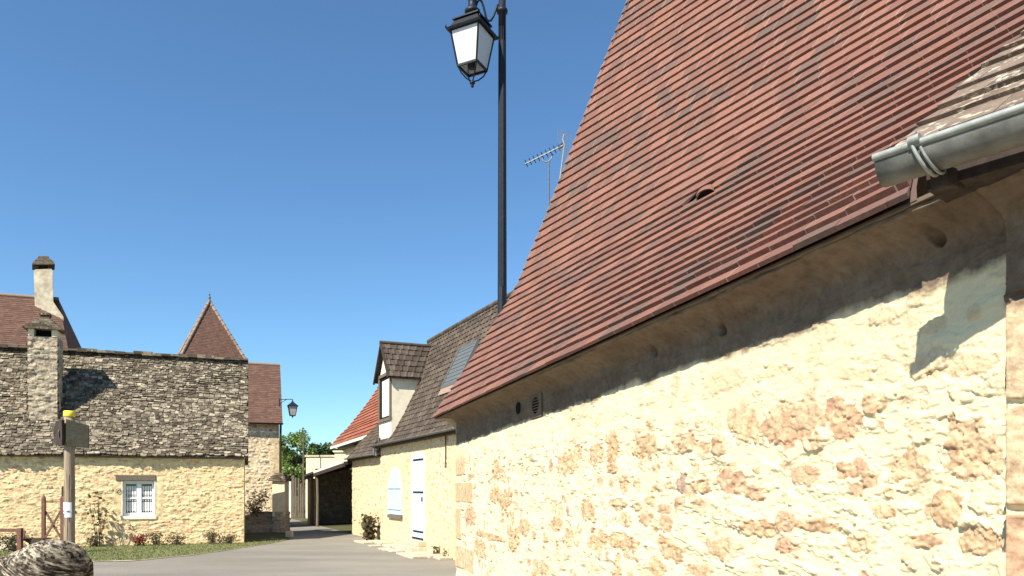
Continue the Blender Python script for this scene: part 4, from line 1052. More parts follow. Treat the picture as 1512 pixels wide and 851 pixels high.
for side in (-1, 1):
    P, Q = slope(side); tiled(mb, P, Q, FM.u*side+Vector((0,0,.8)), .20, .022, wj=.03, hj=.003, yj=.004, roll=.016)
mb.tube([FM(dm,-.18,zdR+.03), FM(dm,1.55,zdR+.04)], .06, 8, rnd=.6)
obj('dormer_roof', mb, M['tile_grey'], cheek)
mb = MB()
for side in (-1,1):
    e = dt0-.15 if side < 0 else dt1+.15
    mb.bar(FM(e,-.15,zdE-.13), FM(dm,-.15,zdR-.02), .04, .085)
obj('barge_board', mb, M['wood_dark'], cheek)
mb = MB(); mb.bar(FM(dt0-.11,-.14,zdE-.12), FM(dt0-.11,1.08,zdE-.12), .06, .05); obj('dormer_fascia', mb, M['wood_dark'], cheek)
# roof window
ta, ra = s0; tb_ = s0[0]-1.25; rt = s1[1]
def rw(t, r, o=0): return FM(t, r, roof_at(r))+(-FM.n*.9+Vector((0,0,.44))).normalized()*o
mb = MB(); c4 = [rw(ta,ra,.03), rw(tb_,ra,.03), rw(tb_,rt,.03), rw(ta,rt,.03)]; o4 = [rw(ta,ra,.07), rw(tb_,ra,.07), rw(tb_,rt,.07), rw(ta,rt,.07)]
for k in range(4): mb.bar(lerp(c4[k],o4[k],.6), lerp(c4[(k+1)%4],o4[(k+1)%4],.6), .06, .07)
skl = obj('roof_window', mb, simple('lead_grey_frame', (.16,.16,.155), .5, .3), mid)
mb = MB(); mb.add([lerp(a,b_,.8) for a,b_ in zip(c4,o4)], [(0,1,2,3)]); obj('pane', mb, M['solar'], skl)
mb = MB()
for k in range(1, 9): 
    r = lerp(ra, rt, k/9); mb.bar(rw(ta-.04,r,.068), rw(tb_+.04,r,.068), .010, .008)
obj('blind_slat', mb, M['zinc'], skl)
mb = MB(); mb.add([rw(ta+.05,ra-.10,.045), rw(tb_,ra-.10,.045), rw(tb_,ra-.01,.06), rw(ta+.02,ra-.01,.06)], [(0,1,2,3)]); obj('flashing', mb, simple('terracotta_flashing', (.30,.21,.16), .8), skl)

# wall lantern builder
def wall_lantern(name, cen, w, h, anchor, label, group=None, mat=M['iron'], drop=.0, pane=None):
    t = thing(name, anchor, label, 'wall lamp', group)
    c = Vector(cen); mb = MB(); y = math.radians(20)
    lf = Vector((math.cos(y), math.sin(y), 0)); lr = Vector((-math.sin(y), math.cos(y), 0))
    def s4(ww, z): return [c-lf*ww-lr*ww+Vector((0,0,z)), c+lf*ww-lr*ww+Vector((0,0,z)), c+lf*ww+lr*ww+Vector((0,0,z)), c-lf*ww+lr*ww+Vector((0,0,z))]
    T, B = s4(w/2, h*.30), s4(w*.30, -h*.30)
    mb.hexa(s4(w*.62, h*.30)+s4(w*.55, h*.36)); mb.hexa(s4(w*.5, h*.36)+s4(w*.12, h*.56)); mb.lathe(c, [(.03,h*.55),(.045,h*.6),(.02,h*.66),(.012,h*.74)], 8)
    for k in range(4): mb.bar(T[k], B[k], w*.06); mb.bar(B[k], B[(k+1)%4], w*.06); mb.bar(T[k], T[(k+1)%4], w*.07)
    mb.lathe(c, [(.0,-h*.46),(.02,-h*.42),(.03,-h*.36),(w*.2,-h*.31)], 8)
    obj('lantern_frame', mb, mat, t)
    mb = MB()
    for k in range(4): mb.add([T[k],T[(k+1)%4],B[(k+1)%4],B[k]], [(0,1,2,3)])
    obj('glass_pane', mb, pane or M['glass_dark'], t)
    mb = MB(); a = Vector(anchor); tp_ = c+Vector((0,0,h*.74+drop))
    mb.tube([c+Vector((0,0,h*.70)), tp_], .014, 8); aa = Vector((a.x, a.y, tp_.z)); mb.tube([tp_, lerp(tp_,aa,.5)+Vector((0,0,.01)), aa], .016, 8)
    mb.tube([lerp(tp_,aa,.45), lerp(tp_,aa,.8)-Vector((0,0,.10)), aa-Vector((0,0,.22))], .012, 8)
    mb.bar(aa-Vector((0,0,.28)), aa+Vector((0,0,.06)), .05, .03); obj('bracket', mb, mat, t); return t
pl_ = simple('smoky_lantern_glass', (.38,.37,.33), .2, 0, .1, 5, 0, .6)
lt_, lz_ = mpx(557,668); cc = FM(lt_,-.42,0); 
cc = at(556.5, 667, FM(lt_,-.30,0).y-.1)
wall_lantern('wall_lantern', cc, .25, .48, FM(T1-.02,-.02,cc.z), 'small grey lantern on the corner of the pale house beside its gutter', pane=pl_)

# aerials on the far ridge
def ridge_pt(x): 
    k = (x-HX)/F; A, B = PA[-1], PB[-1]; d = (B-A); t = (k*A.y-A.x)/(d.x-k*d.y); return A+d*t
ab = ridge_pt(810.5)
an = thing('television_aerial', ab, 'yagi aerial with short cross rods on a thin mast above the dark ridge', 'aerial')
D = ab.y
mb = MB(); top = at(810.5, 238, D); mb.tube([ab-Vector((0,0,.15)), top], .017, 8); obj('mast', mb, simple('galvanised_mast', (.13,.13,.14), .5, .5), an)
a = at(776, 242, D+.25); b3 = at(832, 214.5, D-.2)
mb = MB(); mb.bar(a, b3, .022); obj('boom', mb, M['zinc_pale'], an)
mb = MB(); dd = (b3-a); side = dd.cross(Vector((0,0,1))).normalized(); upv2 = side.cross(dd).normalized()
for k in range(9):
    p = a+dd*(.02+k*.108); tl = side*.75+upv2*.65
    mb.bar(p-(side*.5+upv2*.8)*.085, p+(side*.5+upv2*.8)*.085, .012); mb.bar(p-(side*.6-upv2*.7)*.085, p+(side*.6-upv2*.7)*.085, .012)
obj('rod', mb, M['iron'], an)
mb = MB(); mb.tube([at(801,234,D), at(801.5,238,D), at(806,239.5,D), at(810.5,238,D), at(815,233,D), at(816,227.5,D)], .014, 8); obj('cradle', mb, M['zinc_pale'], an)
mb = MB(); mb.bar(at(826,217.5,D-.15), at(832,213.5,D-.15), .05, .07); obj('junction_box', mb, M['iron'], an)
m2 = ridge_pt(822); an2 = thing('grid_aerial', m2, 'mesh grid aerial on a pale slanting rod behind the edge of the red roof', 'aerial')
mb = MB(); mb.tube([m2-Vector((0,0,.1)), at(826,270,D-.4), at(833.5,214,D-.4), at(831,206,D-.4), at(833,199,D-.4)], .016, 8); obj('mast', mb, M['zinc_pale'], an2)
mb = MB(); g0, g1, g2, g3_ = at(823,189,D-.4), at(846,199,D-.4), at(843,245,D-.4), at(824,228,D-.4)
for k in range(12):
    t = k/11; mb.bar(lerp(g0,g3_,t), lerp(g1,g2,t), .005); 
for k in range(7):
    t = k/6; mb.bar(lerp(g0,g1,t), lerp(g3_,g2,t), .005)
obj('grid', mb, simple('grid_wire', (.16,.18,.22), .5, .4), an2)

# flagstones along the foot of the wall
fl_pts = []
q_ = .15
while q_ < T1-.3:
    w_ = random.uniform(.35,.7)
    for row in range(2):
        if row == 1 and random.random() < .45: continue
        d0 = .03+row*.42; d1 = d0+random.uniform(.30,.42)
        mb = MB(); j = lambda: random.uniform(-.04,.04); hgt = random.uniform(.035,.075)-.015*row
        P = [FM(q_+j()+.02,-d0+j()*.4,0), FM(q_+w_-.03+j(),-d0+j()*.4,0), FM(q_+w_-.03+j(),-d1+j(),0), FM(q_+j()+.02,-d1+j(),0)]
        mb.prism(P, (0,0,hgt)); fl_pts.append((mb, P[0], row, q_))
    q_ += w_
for i, (mb, p, row, q_) in enumerate(fl_pts):
    tag(obj('flagstone', mb, M['flag'], origin=p, bevel=.012), 'uneven pale flagstone along the foot of the pale house wall by the road', 'flagstone', 'flagstones laid along the foot of the wall')

# ================================================================== 8  OPEN SHED BEYOND THE HOUSE
TS0, TS1 = T2+.12, T2+8.4
shed = thing('open_shed', FM((TS0+TS1)/2,1,0), 'open fronted lean to shed with dark stone inner wall past the pale house', 'shed')
def hS(S, Z): return masonry(S, Z, .15, .25, .03, .9, 91, .02, .012)
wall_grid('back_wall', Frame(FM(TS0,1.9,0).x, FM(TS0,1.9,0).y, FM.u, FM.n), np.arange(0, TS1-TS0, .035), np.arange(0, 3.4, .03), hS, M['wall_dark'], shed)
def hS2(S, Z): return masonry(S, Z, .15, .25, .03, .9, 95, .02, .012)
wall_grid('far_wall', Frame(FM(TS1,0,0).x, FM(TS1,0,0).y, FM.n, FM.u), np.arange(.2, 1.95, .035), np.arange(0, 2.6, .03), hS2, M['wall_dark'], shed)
za_, zb_ = EYE+(HY-683)/F*FM(TS0,-.2,0).y, EYE+(HY-703)/F*FM(TS1,-.2,0).y
mb = MB(); c = [FM(TS0,-.22,za_), FM(TS1,-.22,zb_), FM(TS1,2.1,zb_+.5), FM(TS0,2.1,za_+.5)]
P_, Q_ = [lerp(c[0],c[3],k/9) for k in range(10)], [lerp(c[1],c[2],k/9) for k in range(10)]
tiled(mb, P_, Q_, Vector((0,0,1)), .25, .02, wj=.04, hj=.004, yj=.006, roll=.02); obj('roof', mb, M['tile_brown'], shed)
mb = MB(); mb.bar(c[0]-Vector((0,0,.09)), c[1]-Vector((0,0,.09)), .09, .14)
for k in range(14):
    t = k/13; mb.bar(lerp(c[0],c[1],t)-Vector((0,0,.05)), lerp(c[3],c[2],t)-Vector((0,0,.05)), .07, .09)
obj('rafter', mb, M['wood_dark'], shed)
mb = MB(); mb.bar(c[0]+Vector((0,0,.02))-FM.n*.03, c[1]+Vector((0,0,.02))-FM.n*.03, .03, .10); obj('verge_board', mb, M['plaster_pale'], shed)
for tt in (TS1-1.2, TS1-2.6):
    mb = MB(); p = FM(tt,-.15,0); mb.tube([p, p+Vector((.02,0,1.2)), p+Vector((0,0,zb_-.1+(TS1-tt)*.02))], .07, 8); obj('post', mb, M['wood_grey'], shed)
mb = MB(); mb.fbox(FM, TS1-.45, TS1-.02, -.15, .28, 0, zb_-.12); obj('pier', mb, M['ashlar'], shed, bevel=.03)

# cream rendered walls and the orange-roofed house behind the shed
FG = Frame(at(452,0,41).x, 41, (1,-.12), (.12,1))
gw = MB(); X1 = (506-452)/F*41; zt1 = EYE+(HY-675)/F*41
gw.fbox(FG, 0, X1, 0, .3, 0, zt1); gy = thing('garden_wall', FG(1,0,0), 'cream rendered wall with a flat coping rising behind the shed roof', 'wall')
obj('wall', gw, M['plaster'], gy); mb = MB(); mb.fbox(FG, -.06, X1+.3, -.06, .36, zt1+.002, zt1+.10); obj('coping', mb, M['flag'], gy)
E0 = at(489, 660, 43.0); FO = Frame(E0.x, E0.y, (.386,-.923), (.923,.386))
oh = thing('tiled_house', FO(2,1,0), 'distant house with a steep orange tiled roof between the shed and the dormer', 'house')
ro = []
for (x, y) in ((488,660),(502,643),(513,633),(524,619),(535,606),(546,591),(556,576),(566,560),(580,538)):
    d = Vector(((x-HX)/F, 1, (HY-y)/F)); t = Vector((E0.x,E0.y,0)).dot(FO.u)/d.dot(FO.u); ro.append(Vector((0,0,EYE))+d*t)
RO = resample(ro, .30); RO2 = [p+FO.u*11.0 for p in RO]
mb = MB(); tiled(mb, RO, RO2, -FO.n+Vector((0,0,.7)), .3, .045, wj=.04, hj=.006, yj=.01); 
bk_ = [RO[-1]+FO.n*3.3, RO2[-1]+FO.n*3.3]; bk_[0].z = bk_[1].z = E0.z; mb.add([RO[-1],RO2[-1],bk_[1],bk_[0]], [(0,1,2,3)], .5); obj('roof', mb, M['tile_orange'], oh)
mb = MB(); mb.bar(RO[0]-Vector((0,0,.07)), RO2[0]-Vector((0,0,.07)), .05, .14); obj('fascia', mb, M['plaster_pale'], oh)
zo = E0.z-.05; mb = MB(); mb.fbox(FO, .15, 6.3, .35, 5, 0, zo)
mb.add([FO(.12,.3,zo),FO(.12,3,zo),FO(.12,RO[-1].dot(FO.n)-E0.dot(FO.n)+0,RO[-1].z-.1)], [(0,1,2)]); obj('wall', mb, M['plaster'], oh)
mb = MB(); mb.fbox(FO, .1, 6.3, .1, .4, zo-.22, zo-.12); mb.fbox(FO, .9, 1.1, .2, .36, zo-1.2, zo-.2); mb.fbox(FO, 0.1, .35, .2, .36, zo-1.2, zo-.2); obj('timber_frame', mb, M['wood_grey'], oh)
mb = MB(); mb.fbox(FO, 1.3, 2.3, .32, .349, zo-1.1, zo-.35); obj('window', mb, M['glass_dark'], oh)
mb = MB(); mb.fbox(Frame(at(494,0,40.4).x,40.4,(1,0),(0,1)), 0, 1.6, 0, .3, 0, EYE+(HY-668)/F*40.4); mb.fbox(Frame(at(494,0,40.4).x,40.4,(1,0),(0,1)), -.08, 1.7, -.08, .38, EYE+(HY-668)/F*40.4+.002, EYE+(HY-668)/F*40.4+.09)
tag(obj('garden_wall', mb, M['plaster'], origin=at(494,0,40.4)), 'short taller cream wall stepping up beneath the orange roofed house', 'wall')

# ================================================================== 9  BROWN ROOFED HOUSE + TOWER + FAR LEFT HOUSE
FB = Frame(at(412,0,31).x, 31, (-.943,-.334), (-.334,.943))
hb = thing('stone_house', FB(0.5,1,0), 'tall narrow stone house with plain brown tile roof behind the slab roofed cottage', 'house')
zB = EYE+(HY-625)/F*31
def hB(S, Z):
    h, st, ti = masonry(S, Z, .13, .20, .012, .6, 111, .010, .006)
    row = np.floor(Z/.32); ww = .26+.14*(row % 2); m = sstep(ww-S, 0, .02); h = h*(1-m)+.012*m; st = st*(1-m)+.9*m; ti = ti*(1-m)+m*(.05+.25*_h(row,row*0,4))
    return h, st, ti
wall_grid('wall', FB, np.arange(0, 2.6, .025), np.arange(0, zB, .022), hB, M['wall_pale'], hb)
mb = MB(); mb.add([FB(0,0,0),FB(0,5.2,0),FB(0,5.2,zB),FB(0,2.6,zB+2.7),FB(0,0,zB)], [(0,1,2,3,4)]); obj('gable', mb, M['wall_pale'], hb)
pB = [tuple(FB.n*r+Vector((0,0,z))) for r, z in ((0,0),(.6,.50),(2.8,2.86))]
PA3, PB3 = courses(FB(-.14,-.2,zB-.02), FB(2.9,-.2,zB-.02), pB, .12)
mb = MB(); tiled(mb, PA3, PB3, -FB.n+Vector((0,0,1)), .17, .012, wj=.03, hj=.003, yj=.004)
mb.add([PA3[-1],PB3[-1],FB(2.9,5.4,zB-.1),FB(-.14,5.4,zB-.1)], [(0,1,2,3)], .5); obj('roof', mb, M['tile_brown'], hb)
mb = MB(); mb.tube([PA3[-1]+Vector((0,0,0)), PB3[-1]], .075, 8); obj('ridge_tiles', mb, M['ridge_pale'], hb)
half_gutter('gutter', FB(-.16,-.27,zB-.02), FB(2.8,-.27,zB-.02), .065, hb, M['rust_iron'])
mb = MB(); mb.tube([FB(-.06,-.24,zB-.06), FB(-.06,-.08,zB-.35), FB(-.05,-.07,zB-1.6), FB(-.05,-.07,.2)], .045, 10); obj('downpipe', mb, M['rust_iron'], hb)
cc = at(432, 607, 30.9); wl = wall_lantern('bracket_lantern', cc, .36, .66, (FB(-.02,.1,0).x, FB(-.02,.1,0).y, cc.z), 'black lantern on a long bracket sticking out from the brown roofed house', drop=.0, pane=pl_)

# tower
th = math.radians(31); tc = Vector((-20.75, 45.4, 0)); tu = (math.cos(th), math.sin(th)); tn = (-math.sin(th), math.cos(th)); FT = Frame(tc.x, tc.y, tu, tn)
tw_ = thing('tower', FT(2.4,2.4,0), 'square tower with steep brown pyramid roof and a little metal finial', 'tower')
zT, zA = EYE+7.36, EYE+12.35; W3 = 4.81
mb = MB(); mb.fbox(FT, .2, W3-.2, .2, W3-.2, 0, zT+.1); obj('wall', mb, M['wall_pale'], tw_)
ap = FT(W3/2, W3/2, zA); cor = [FT(0,0,zT), FT(W3,0,zT), FT(W3,W3,zT), FT(0,W3,zT)]
mb = MB()
for k in range(4):
    A, B = cor[k], cor[(k+1)%4]; n = 46; outv = ((A+B)/2-FT(W3/2,W3/2,zT))+Vector((0,0,1.2))
    def fl(t): return t-.035*math.sin(min(1,t*1.0)*math.pi)*0
    tiled(mb, [lerp(A,ap,i/n) for i in range(n)]+[lerp(A,ap,.995)], [lerp(B,ap,i/n) for i in range(n)]+[lerp(B,ap,.995)], outv, .17, .012, wj=.03, hj=.003, yj=.004)
obj('roof', mb, M['tile_brown'], tw_)
mb = MB()
for k in range(4):
    n = 15
    for i in range(n): mb.tube([lerp(cor[k],ap,i/n), lerp(cor[k],ap,(i+1.06)/n)], [.115,.085], 8, rnd=random.random())
obj('hip_tiles', mb, M['ridge_pale'], tw_)
mb = MB(); mb.lathe(Vector((ap.x,ap.y,0)), [(.20,zA-.18),(.13,zA),(.075,zA+.08),(.05,zA+.15),(.115,zA+.24),(.05,zA+.30),(.038,zA+.40),(.07,zA+.45),(.025,zA+.50),(.0,zA+.70)], 12); obj('finial', mb, M['zinc'], tw_)

# far left house with brown roof and tall chimney
FH = Frame(at(104,0,32).x, 32, (-.943,-.334), (-.334,.943))
hh = thing('tiled_house', FH(3,2,0), 'big house with plain brown tile roof behind the cottage at the left edge', 'house')
zh = EYE+(HY-530)/F*32
mb = MB(); mb.fbox(FH, .1, 7, .2, 5.6, 0, zh-.05); obj('wall', mb, M['plaster'], hh)
r_ = 2.1; zr_ = EYE+(HY-447)/F*34.2
PA4, PB4 = courses(FH(0,-.1,zh), FH(7.6,-.1,zh), [(0,0,0), tuple(FH.n*r_+Vector((0,0,zr_-zh)))], .12)
PA4 = [p+FH.u*(.9*i/len(PA4)) for i, p in enumerate(PA4)]
mb = MB(); tiled(mb, PA4, PB4, -FH.n+Vector((0,0,1)), .18, .014, wj=.03, hj=.004, yj=.004)
mb.add([PA4[-1],PB4[-1],FH(7.6,5.8,zh-.1),FH(0,5.8,zh-.1)], [(0,1,2,3)], .5); mb.add([PA4[0],PA4[-1],FH(0,5.8,zh-.1)], [(0,1,2)], .5); obj('roof', mb, M['tile_brown'], hh)
mb = MB(); mb.tube([PA4[-1],PB4[-1]], .09, 8); obj('ridge_tiles', mb, M['ridge_pale'], hh)
D_ = 33.0
mb = MB(); Pc = [at(x, y, D_) for x, y in ((53,520),(52,470),(50,400),(52,398),(76,397),(78,400),(79,446),(94,468),(94,520))]
Pc.reverse(); mb.prism(Pc, Vector((-.42,.66,0))); chm = obj('chimney', mb, wall_mat('grey_render', (.52,.45,.33), (.26,.22,.165), PEACH, 9, 3.2), hh, bevel=.02)
FK = Frame(at(52,0,D_).x, D_, (1,0), (-.54,.84))
z0_ = EYE+(HY-397)/F*D_
for a_ in (.02, .58):
    mb = MB(); mb.fbox(FK, a_, a_+.14, .02, .7, z0_, z0_+.16); obj('flue_pier', mb, M['rust_iron'], chm)
mb = MB()
for k, (w0, hh_) in enumerate(((-.14,.07),(-.10,.08),(-.03,.08),(.04,.08),(.11,.07),(.13,.07))): mb.fbox(FK, w0, .74-w0, w0, .74-w0, z0_+.16+sum((.07,.08,.08,.08,.07,.07)[:k]), z0_+.16+sum((.07,.08,.08,.08,.07,.07)[:k])+hh_*.93, random.random()*.35)
obj('chimney_cap', mb, M['lauze'], chm)

# ================================================================== 10  GATE PILLAR, LOW WALL
pz = 27.6; FP = Frame(at(401,0,pz).x, pz, (1,0), (0,1))
pil = thing('gate_pillar', FP(.2,.2,0), 'stone gate pillar with a dark slab cap on a wider rough round base', 'pillar')
pw = 19.5/F*pz; zc_ = EYE+(HY-711)/F*pz
mb = MB(); mb.fbox(FP, 0.02, pw, 0, .45, .6, zc_); obj('shaft', mb, M['plaster'], pil, bevel=.02)
mb = MB()
for k in range(5):
    o = (.10,.08,.04,-.02,-.07)[k]; zz_ = zc_+.004+k*.068; c0 = -o
    while c0 < pw+o-.02:
        d0 = min(pw+o, c0+random.uniform(.16,.32)); mb.fbox(FP, c0, d0-.008, -o+random.uniform(-.02,.02), .45+o, zz_, zz_+random.uniform(.045,.064), random.random()*.5); c0 = d0
obj('cap', mb, M['lauze'], pil)
mb = MB(); cb = FP(pw/2+.03,.25,0)
vs_ = []; nseg, nz_ = 60, 50; rb = .33
for j in range(nz_+1):
    z = .78*j/nz_
    for k in range(nseg):
        a = 2*math.pi*k/nseg; row = math.floor(z/.11); fz = (z/.11) % 1; col = (a*3.2+row*.5) % 1
        g_ = min(1, min(fz, 1-fz)*7)*min(1, min(col,1-col)*9); rr2 = rb*(1.0+.03*math.sin(row*2.1))-.03+.03*g_+.012*math.sin(a*7+row*3)
        vs_.append(cb+Vector((math.cos(a)*rr2, math.sin(a)*rr2*.9, z)))
mb.add(vs_, [(j*nseg+k, j*nseg+(k+1)%nseg, (j+1)*nseg+(k+1)%nseg, (j+1)*nseg+k) for j in range(nz_) for k in range(nseg)]+[tuple(range(nz_*nseg,(nz_+1)*nseg))], .5)
obj('base', mb, simple('rough_base_stone', (.42,.33,.24), .95, 0, .4, 12, .7, .1), pil)
FLW = Frame(at(403,0,27.8).x, 27.8, (-.97,-.10), (-.10,.97))
def hW(S, Z): return masonry(S, Z, .16, .26, .022, .95, 131, .014, .012)
lw = thing('low_wall', FLW(.5,0,0), 'low grey pink stone wall between the cottage corner and the gate pillar', 'wall')
wall_grid('wall', FLW, np.arange(0, 1.6, .02), np.arange(0, .76, .02), hW, M['wall_grey'], lw)
mb = MB(); mb.fbox(FLW, -.02, 1.6, .03, .4, .0, .738); obj('core', mb, M['wall_grey'], lw)
mb = MB(); mb.fbox(FLW, -.02, 1.6, -.03, .43, .74, .775); obj('coping', mb, M['wood_grey'], lw, bevel=.01)
kb = gpx(425.5, 793.5); Fk = Frame(kb.x-.1, kb.y, (1,0), (0,1)); mb = MB(); mb.fbox(Fk, 0, .22, 0, .2, 0, .2)
tag(obj('kerb_block', mb, M['flag'], origin=kb, bevel=.02), 'small squared stone block on the ground right of the gate pillar', 'stone block')

# ================================================================== 11  VEGETATION
def leaf(mb, p, s, rnd):
    a = random.uniform(0, 6.28); t = random.uniform(-1.2, 1.2)
    u = Vector((math.cos(a), math.sin(a), math.sin(t)*.6)).normalized()*s; v = u.cross(Vector((random.uniform(-1,1), random.uniform(-1,1), random.uniform(-.3,1)))).normalized()*s*.45
    mb.add([p-u*.5, p+v, p+u*.5, p-v], [(0,1,2,3)], rnd)
def crown(mb, c, rx, ry, rz, n, s, seed=0, hollow=.45):
    rs = random.Random(seed); cl = []
    for k in range(26):
        while True:
            q = Vector((rs.uniform(-1,1), rs.uniform(-1,1), rs.uniform(-1,1)))
            if hollow < q.length < 1: break
        cl.append((Vector((c[0]+q.x*rx, c[1]+q.y*ry, c[2]+q.z*rz)), rs.uniform(.20,.42), rs.random()))
    for k in range(n):
        p, r, t = rs.choice(cl); q = Vector((rs.gauss(0,1), rs.gauss(0,1), rs.gauss(0,1))).normalized()*(rs.random()**.5)
        leaf(mb, p+Vector((q.x*r*rx, q.y*r*ry, q.z*r*rz*1.0)), s*rs.uniform(.6,1.4), min(1,max(0,.55*t+.45*rs.random())))
    return cl
def tree(px, y_top, d, w, label, mat, seed, n=5200, s=.14, base_z=0, crown_bottom=.9):
    b = at(px, 0, d); b.z = 0; H = EYE+(HY-y_top)/F*d
    t = thing('tree', b, label, 'tree', 'trees at the end of the street')
    mb = MB(); rs = random.Random(seed)
    cz = (H+crown_bottom)/2; mb.tube([b, b+Vector((.08,0,H*.25)), b+Vector((-.05,.05,H*.5)), b+Vector((.05,0,H*.85))], [.16,.13,.09,.02], 8)
    for k in range(9):
        a = rs.uniform(0,6.3); z = H*rs.uniform(.25,.6); l = w*.4; mb.tube([b+Vector((0,0,z)), b+Vector((math.cos(a)*l*.5, math.sin(a)*l*.5, z+H*.10)), b+Vector((math.cos(a)*l, math.sin(a)*l, z+H*.22))], [.06,.04,.012], 6)
    obj('trunk', mb, M['bark'], t)
    mb = MB(); crown(mb, (b.x,b.y,cz), w/2, w/2, (H-crown_bottom)/2, n, s, seed); obj('crown', mb, mat, t); return t
tree(438, 640, 44, 2.2, 'bright green bushy tree behind the plank fence at the end of the street', M['leaf'], 3, 8000, .13, crown_bottom=1.6)
tree(470, 655, 52, 2.3, 'darker round tree right of and behind the bright green tree', M['leaf_dark'], 5, 6000, .15, crown_bottom=2.5)
tree(421, 664, 49, 1.9, 'dark tree partly hidden by the corner of the brown roofed house', M['leaf_dark'], 7, 4500, .15, crown_bottom=1.4)
tree(490, 668, 62, 3.0, 'low dark tree just above the cream coping', M['leaf_dark'], 9, 4500, .16, crown_bottom=2.0)
tree(478, 672, 58, 2.2, 'small dark treetop between the round tree and the cream coping', M['leaf_dark'], 19, 3000, .16, crown_bottom=2.5)

# plank fence and thin pole
ff = thing('plank_fence', at(437,0,42.5)-Vector((0,0,EYE)) if False else Vector((at(437,0,42.5).x,42.5,0)), 'rough pale upright plank fence under the green tree', 'fence')
rs = random.Random(4)
mbs = MB(); x = 0
FFn = Frame(at(420,0,42).x, 42, (1,.05), (-.05,1))
for k in range(12):
    wd = rs.uniform(.08,.14); hgt = rs.uniform(1.9,2.5); mbx = MB(); mbx.fbox(FFn, x, x+wd, 0, .03, 0, hgt, rs.random()); obj('plank', mbx, M['plaster_pale'] if rs.random() < .45 else M['wood_grey'], ff); x += wd+rs.uniform(.02,.08)
for z_r in (.5, 1.6):
    mb = MB(); mb.fbox(FFn, -.1, x, .03, .07, z_r, z_r+.1); obj('rail', mb, M['wood_grey'], ff)
pp = at(448, 0, 40); pp.z = 0; mb = MB(); mb.tube([pp, pp+Vector((0,0,EYE+(HY-642)/F*40))], [.05,.03], 8); tag(obj('wooden_pole', mb, M['wood_grey'], origin=pp), 'thin pale wooden pole rising in front of the green tree', 'pole')

def shrub(name, c, w, h, n, s, mat, label, cat, group=None, seed=0, stems=6, flowers=None, d=None):
    rs = random.Random(seed); t = thing(name, c, label, cat, group); c = Vector(c); mb = MB()
    tips = []
    for k in range(stems):
        a = rs.uniform(0,6.3); q = Vector((math.cos(a)*w*.4*rs.random(), math.sin(a)*(d or w)*.3*rs.random(), h*rs.uniform(.6,1))); pts = [c+Vector((q.x*.2,q.y*.2,0)), c+Vector((q.x*.5+rs.uniform(-.04,.04),q.y*.6,q.z*.5)), c+q]
        mb.tube(pts, [.010,.008,.004], 5); tips += [lerp(pts[0],pts[1],rs.random()), lerp(pts[1],pts[2],rs.random()), pts[2]]
    obj('stems', mb, M['bark'], t)
    mb = MB()
    for k in range(n):
        p = rs.choice(tips)+Vector((rs.gauss(0,w*.13), rs.gauss(0,(d or w)*.13), rs.gauss(0,h*.10))); p.z = max(p.z, .02); leaf(mb, p, s*rs.uniform(.6,1.3), rs.random())
    obj('foliage', mb, mat, t)
    if flowers:
        mb = MB()
        for k in range(flowers): leaf(mb, rs.choice(tips)+Vector((rs.gauss(0,w*.15),-.05+rs.gauss(0,.05),rs.gauss(0,h*.1)+.05)), .05, rs.random())
        tag(obj('flowers', mb, M['petal'], t), kind='stuff')
    return t
shrub('rose_bush', FL(lpx(150,0)[0], -.35, 0), .9, 1.45, 95, .11, M['leaf_grey'], 'straggly climbing rose with bare stems against the cottage wall', 'rose', seed=11, stems=9, d=.15)
for (px, lab) in ((140,'low dry plant at the foot of the rose by the cottage wall'),(232,'tufted dry green plant right of the red flowers'),(262,'taller feathery dry plant along the cottage wall'),(314,'rounded dry green plant second from the cottage corner'),(338,'last small plant before the cottage corner')):
    shrub('border_plant', FL(lpx(px,0)[0], -.28, 0), .70, random.uniform(.22,.40), 330, .05, M['leaf_grey'], lab, 'plant', 'plants along the foot of the cottage wall', seed=px, stems=14, d=.3)
shrub('flowering_plant', FL(lpx(208,0)[0], -.32, 0), .5, .32, 260, .06, M['leaf_grey'], 'low plant with dark red flowers under the cottage window', 'plant', seed=33, stems=10, flowers=130, d=.3)
shrub('bush', FM(mpx(559,0)[0], -.30, 0), .60, .72, 1100, .09, M['leaf_grey'], 'leafy green bush growing against the pale house where the road meets it', 'bush', seed=41, stems=12)
shrub('weed', FM(mpx(650,0)[0], -.12, 0.05), .22, .22, 90, .05, M['leaf_grey'], 'small weed sprouting at the wall foot right of the door', 'plant', seed=43, stems=5)
shrub('weed', FM(mpx(663,0)[0], -.12, 0.05), .12, .16, 50, .04, M['leaf_grey'], 'tiny weed at the wall foot nearest the red roofed house', 'plant', seed=44, stems=4)
# vine sprays over the low wall
vb = FLW(.7,.18,.775); t = thing('vine', vb, 'leafy vine sprays spreading over the low stone wall', 'vine'); mb = MB(); rs = random.Random(8); lv = MB()
for (x0,y0,x1,y1) in ((366,752,378,728),(378,745,396,727),(366,756,390,738),(372,757,384,752)):
    a = at(x0,y0,27.75); b2 = at(x1,y1,27.6); mb.tube([a, (a+b2)/2+Vector((0,0,.06)), b2], [.012,.009,.005], 5)
    for k in range(110): leaf(lv, lerp(a,b2,rs.random())+Vector((rs.gauss(0,.10), rs.gauss(0,.06), rs.gauss(0,.09))), .09, rs.random())
obj('stems', mb, M['bark'], t); obj('foliage', lv, M['leaf_grey'], t)
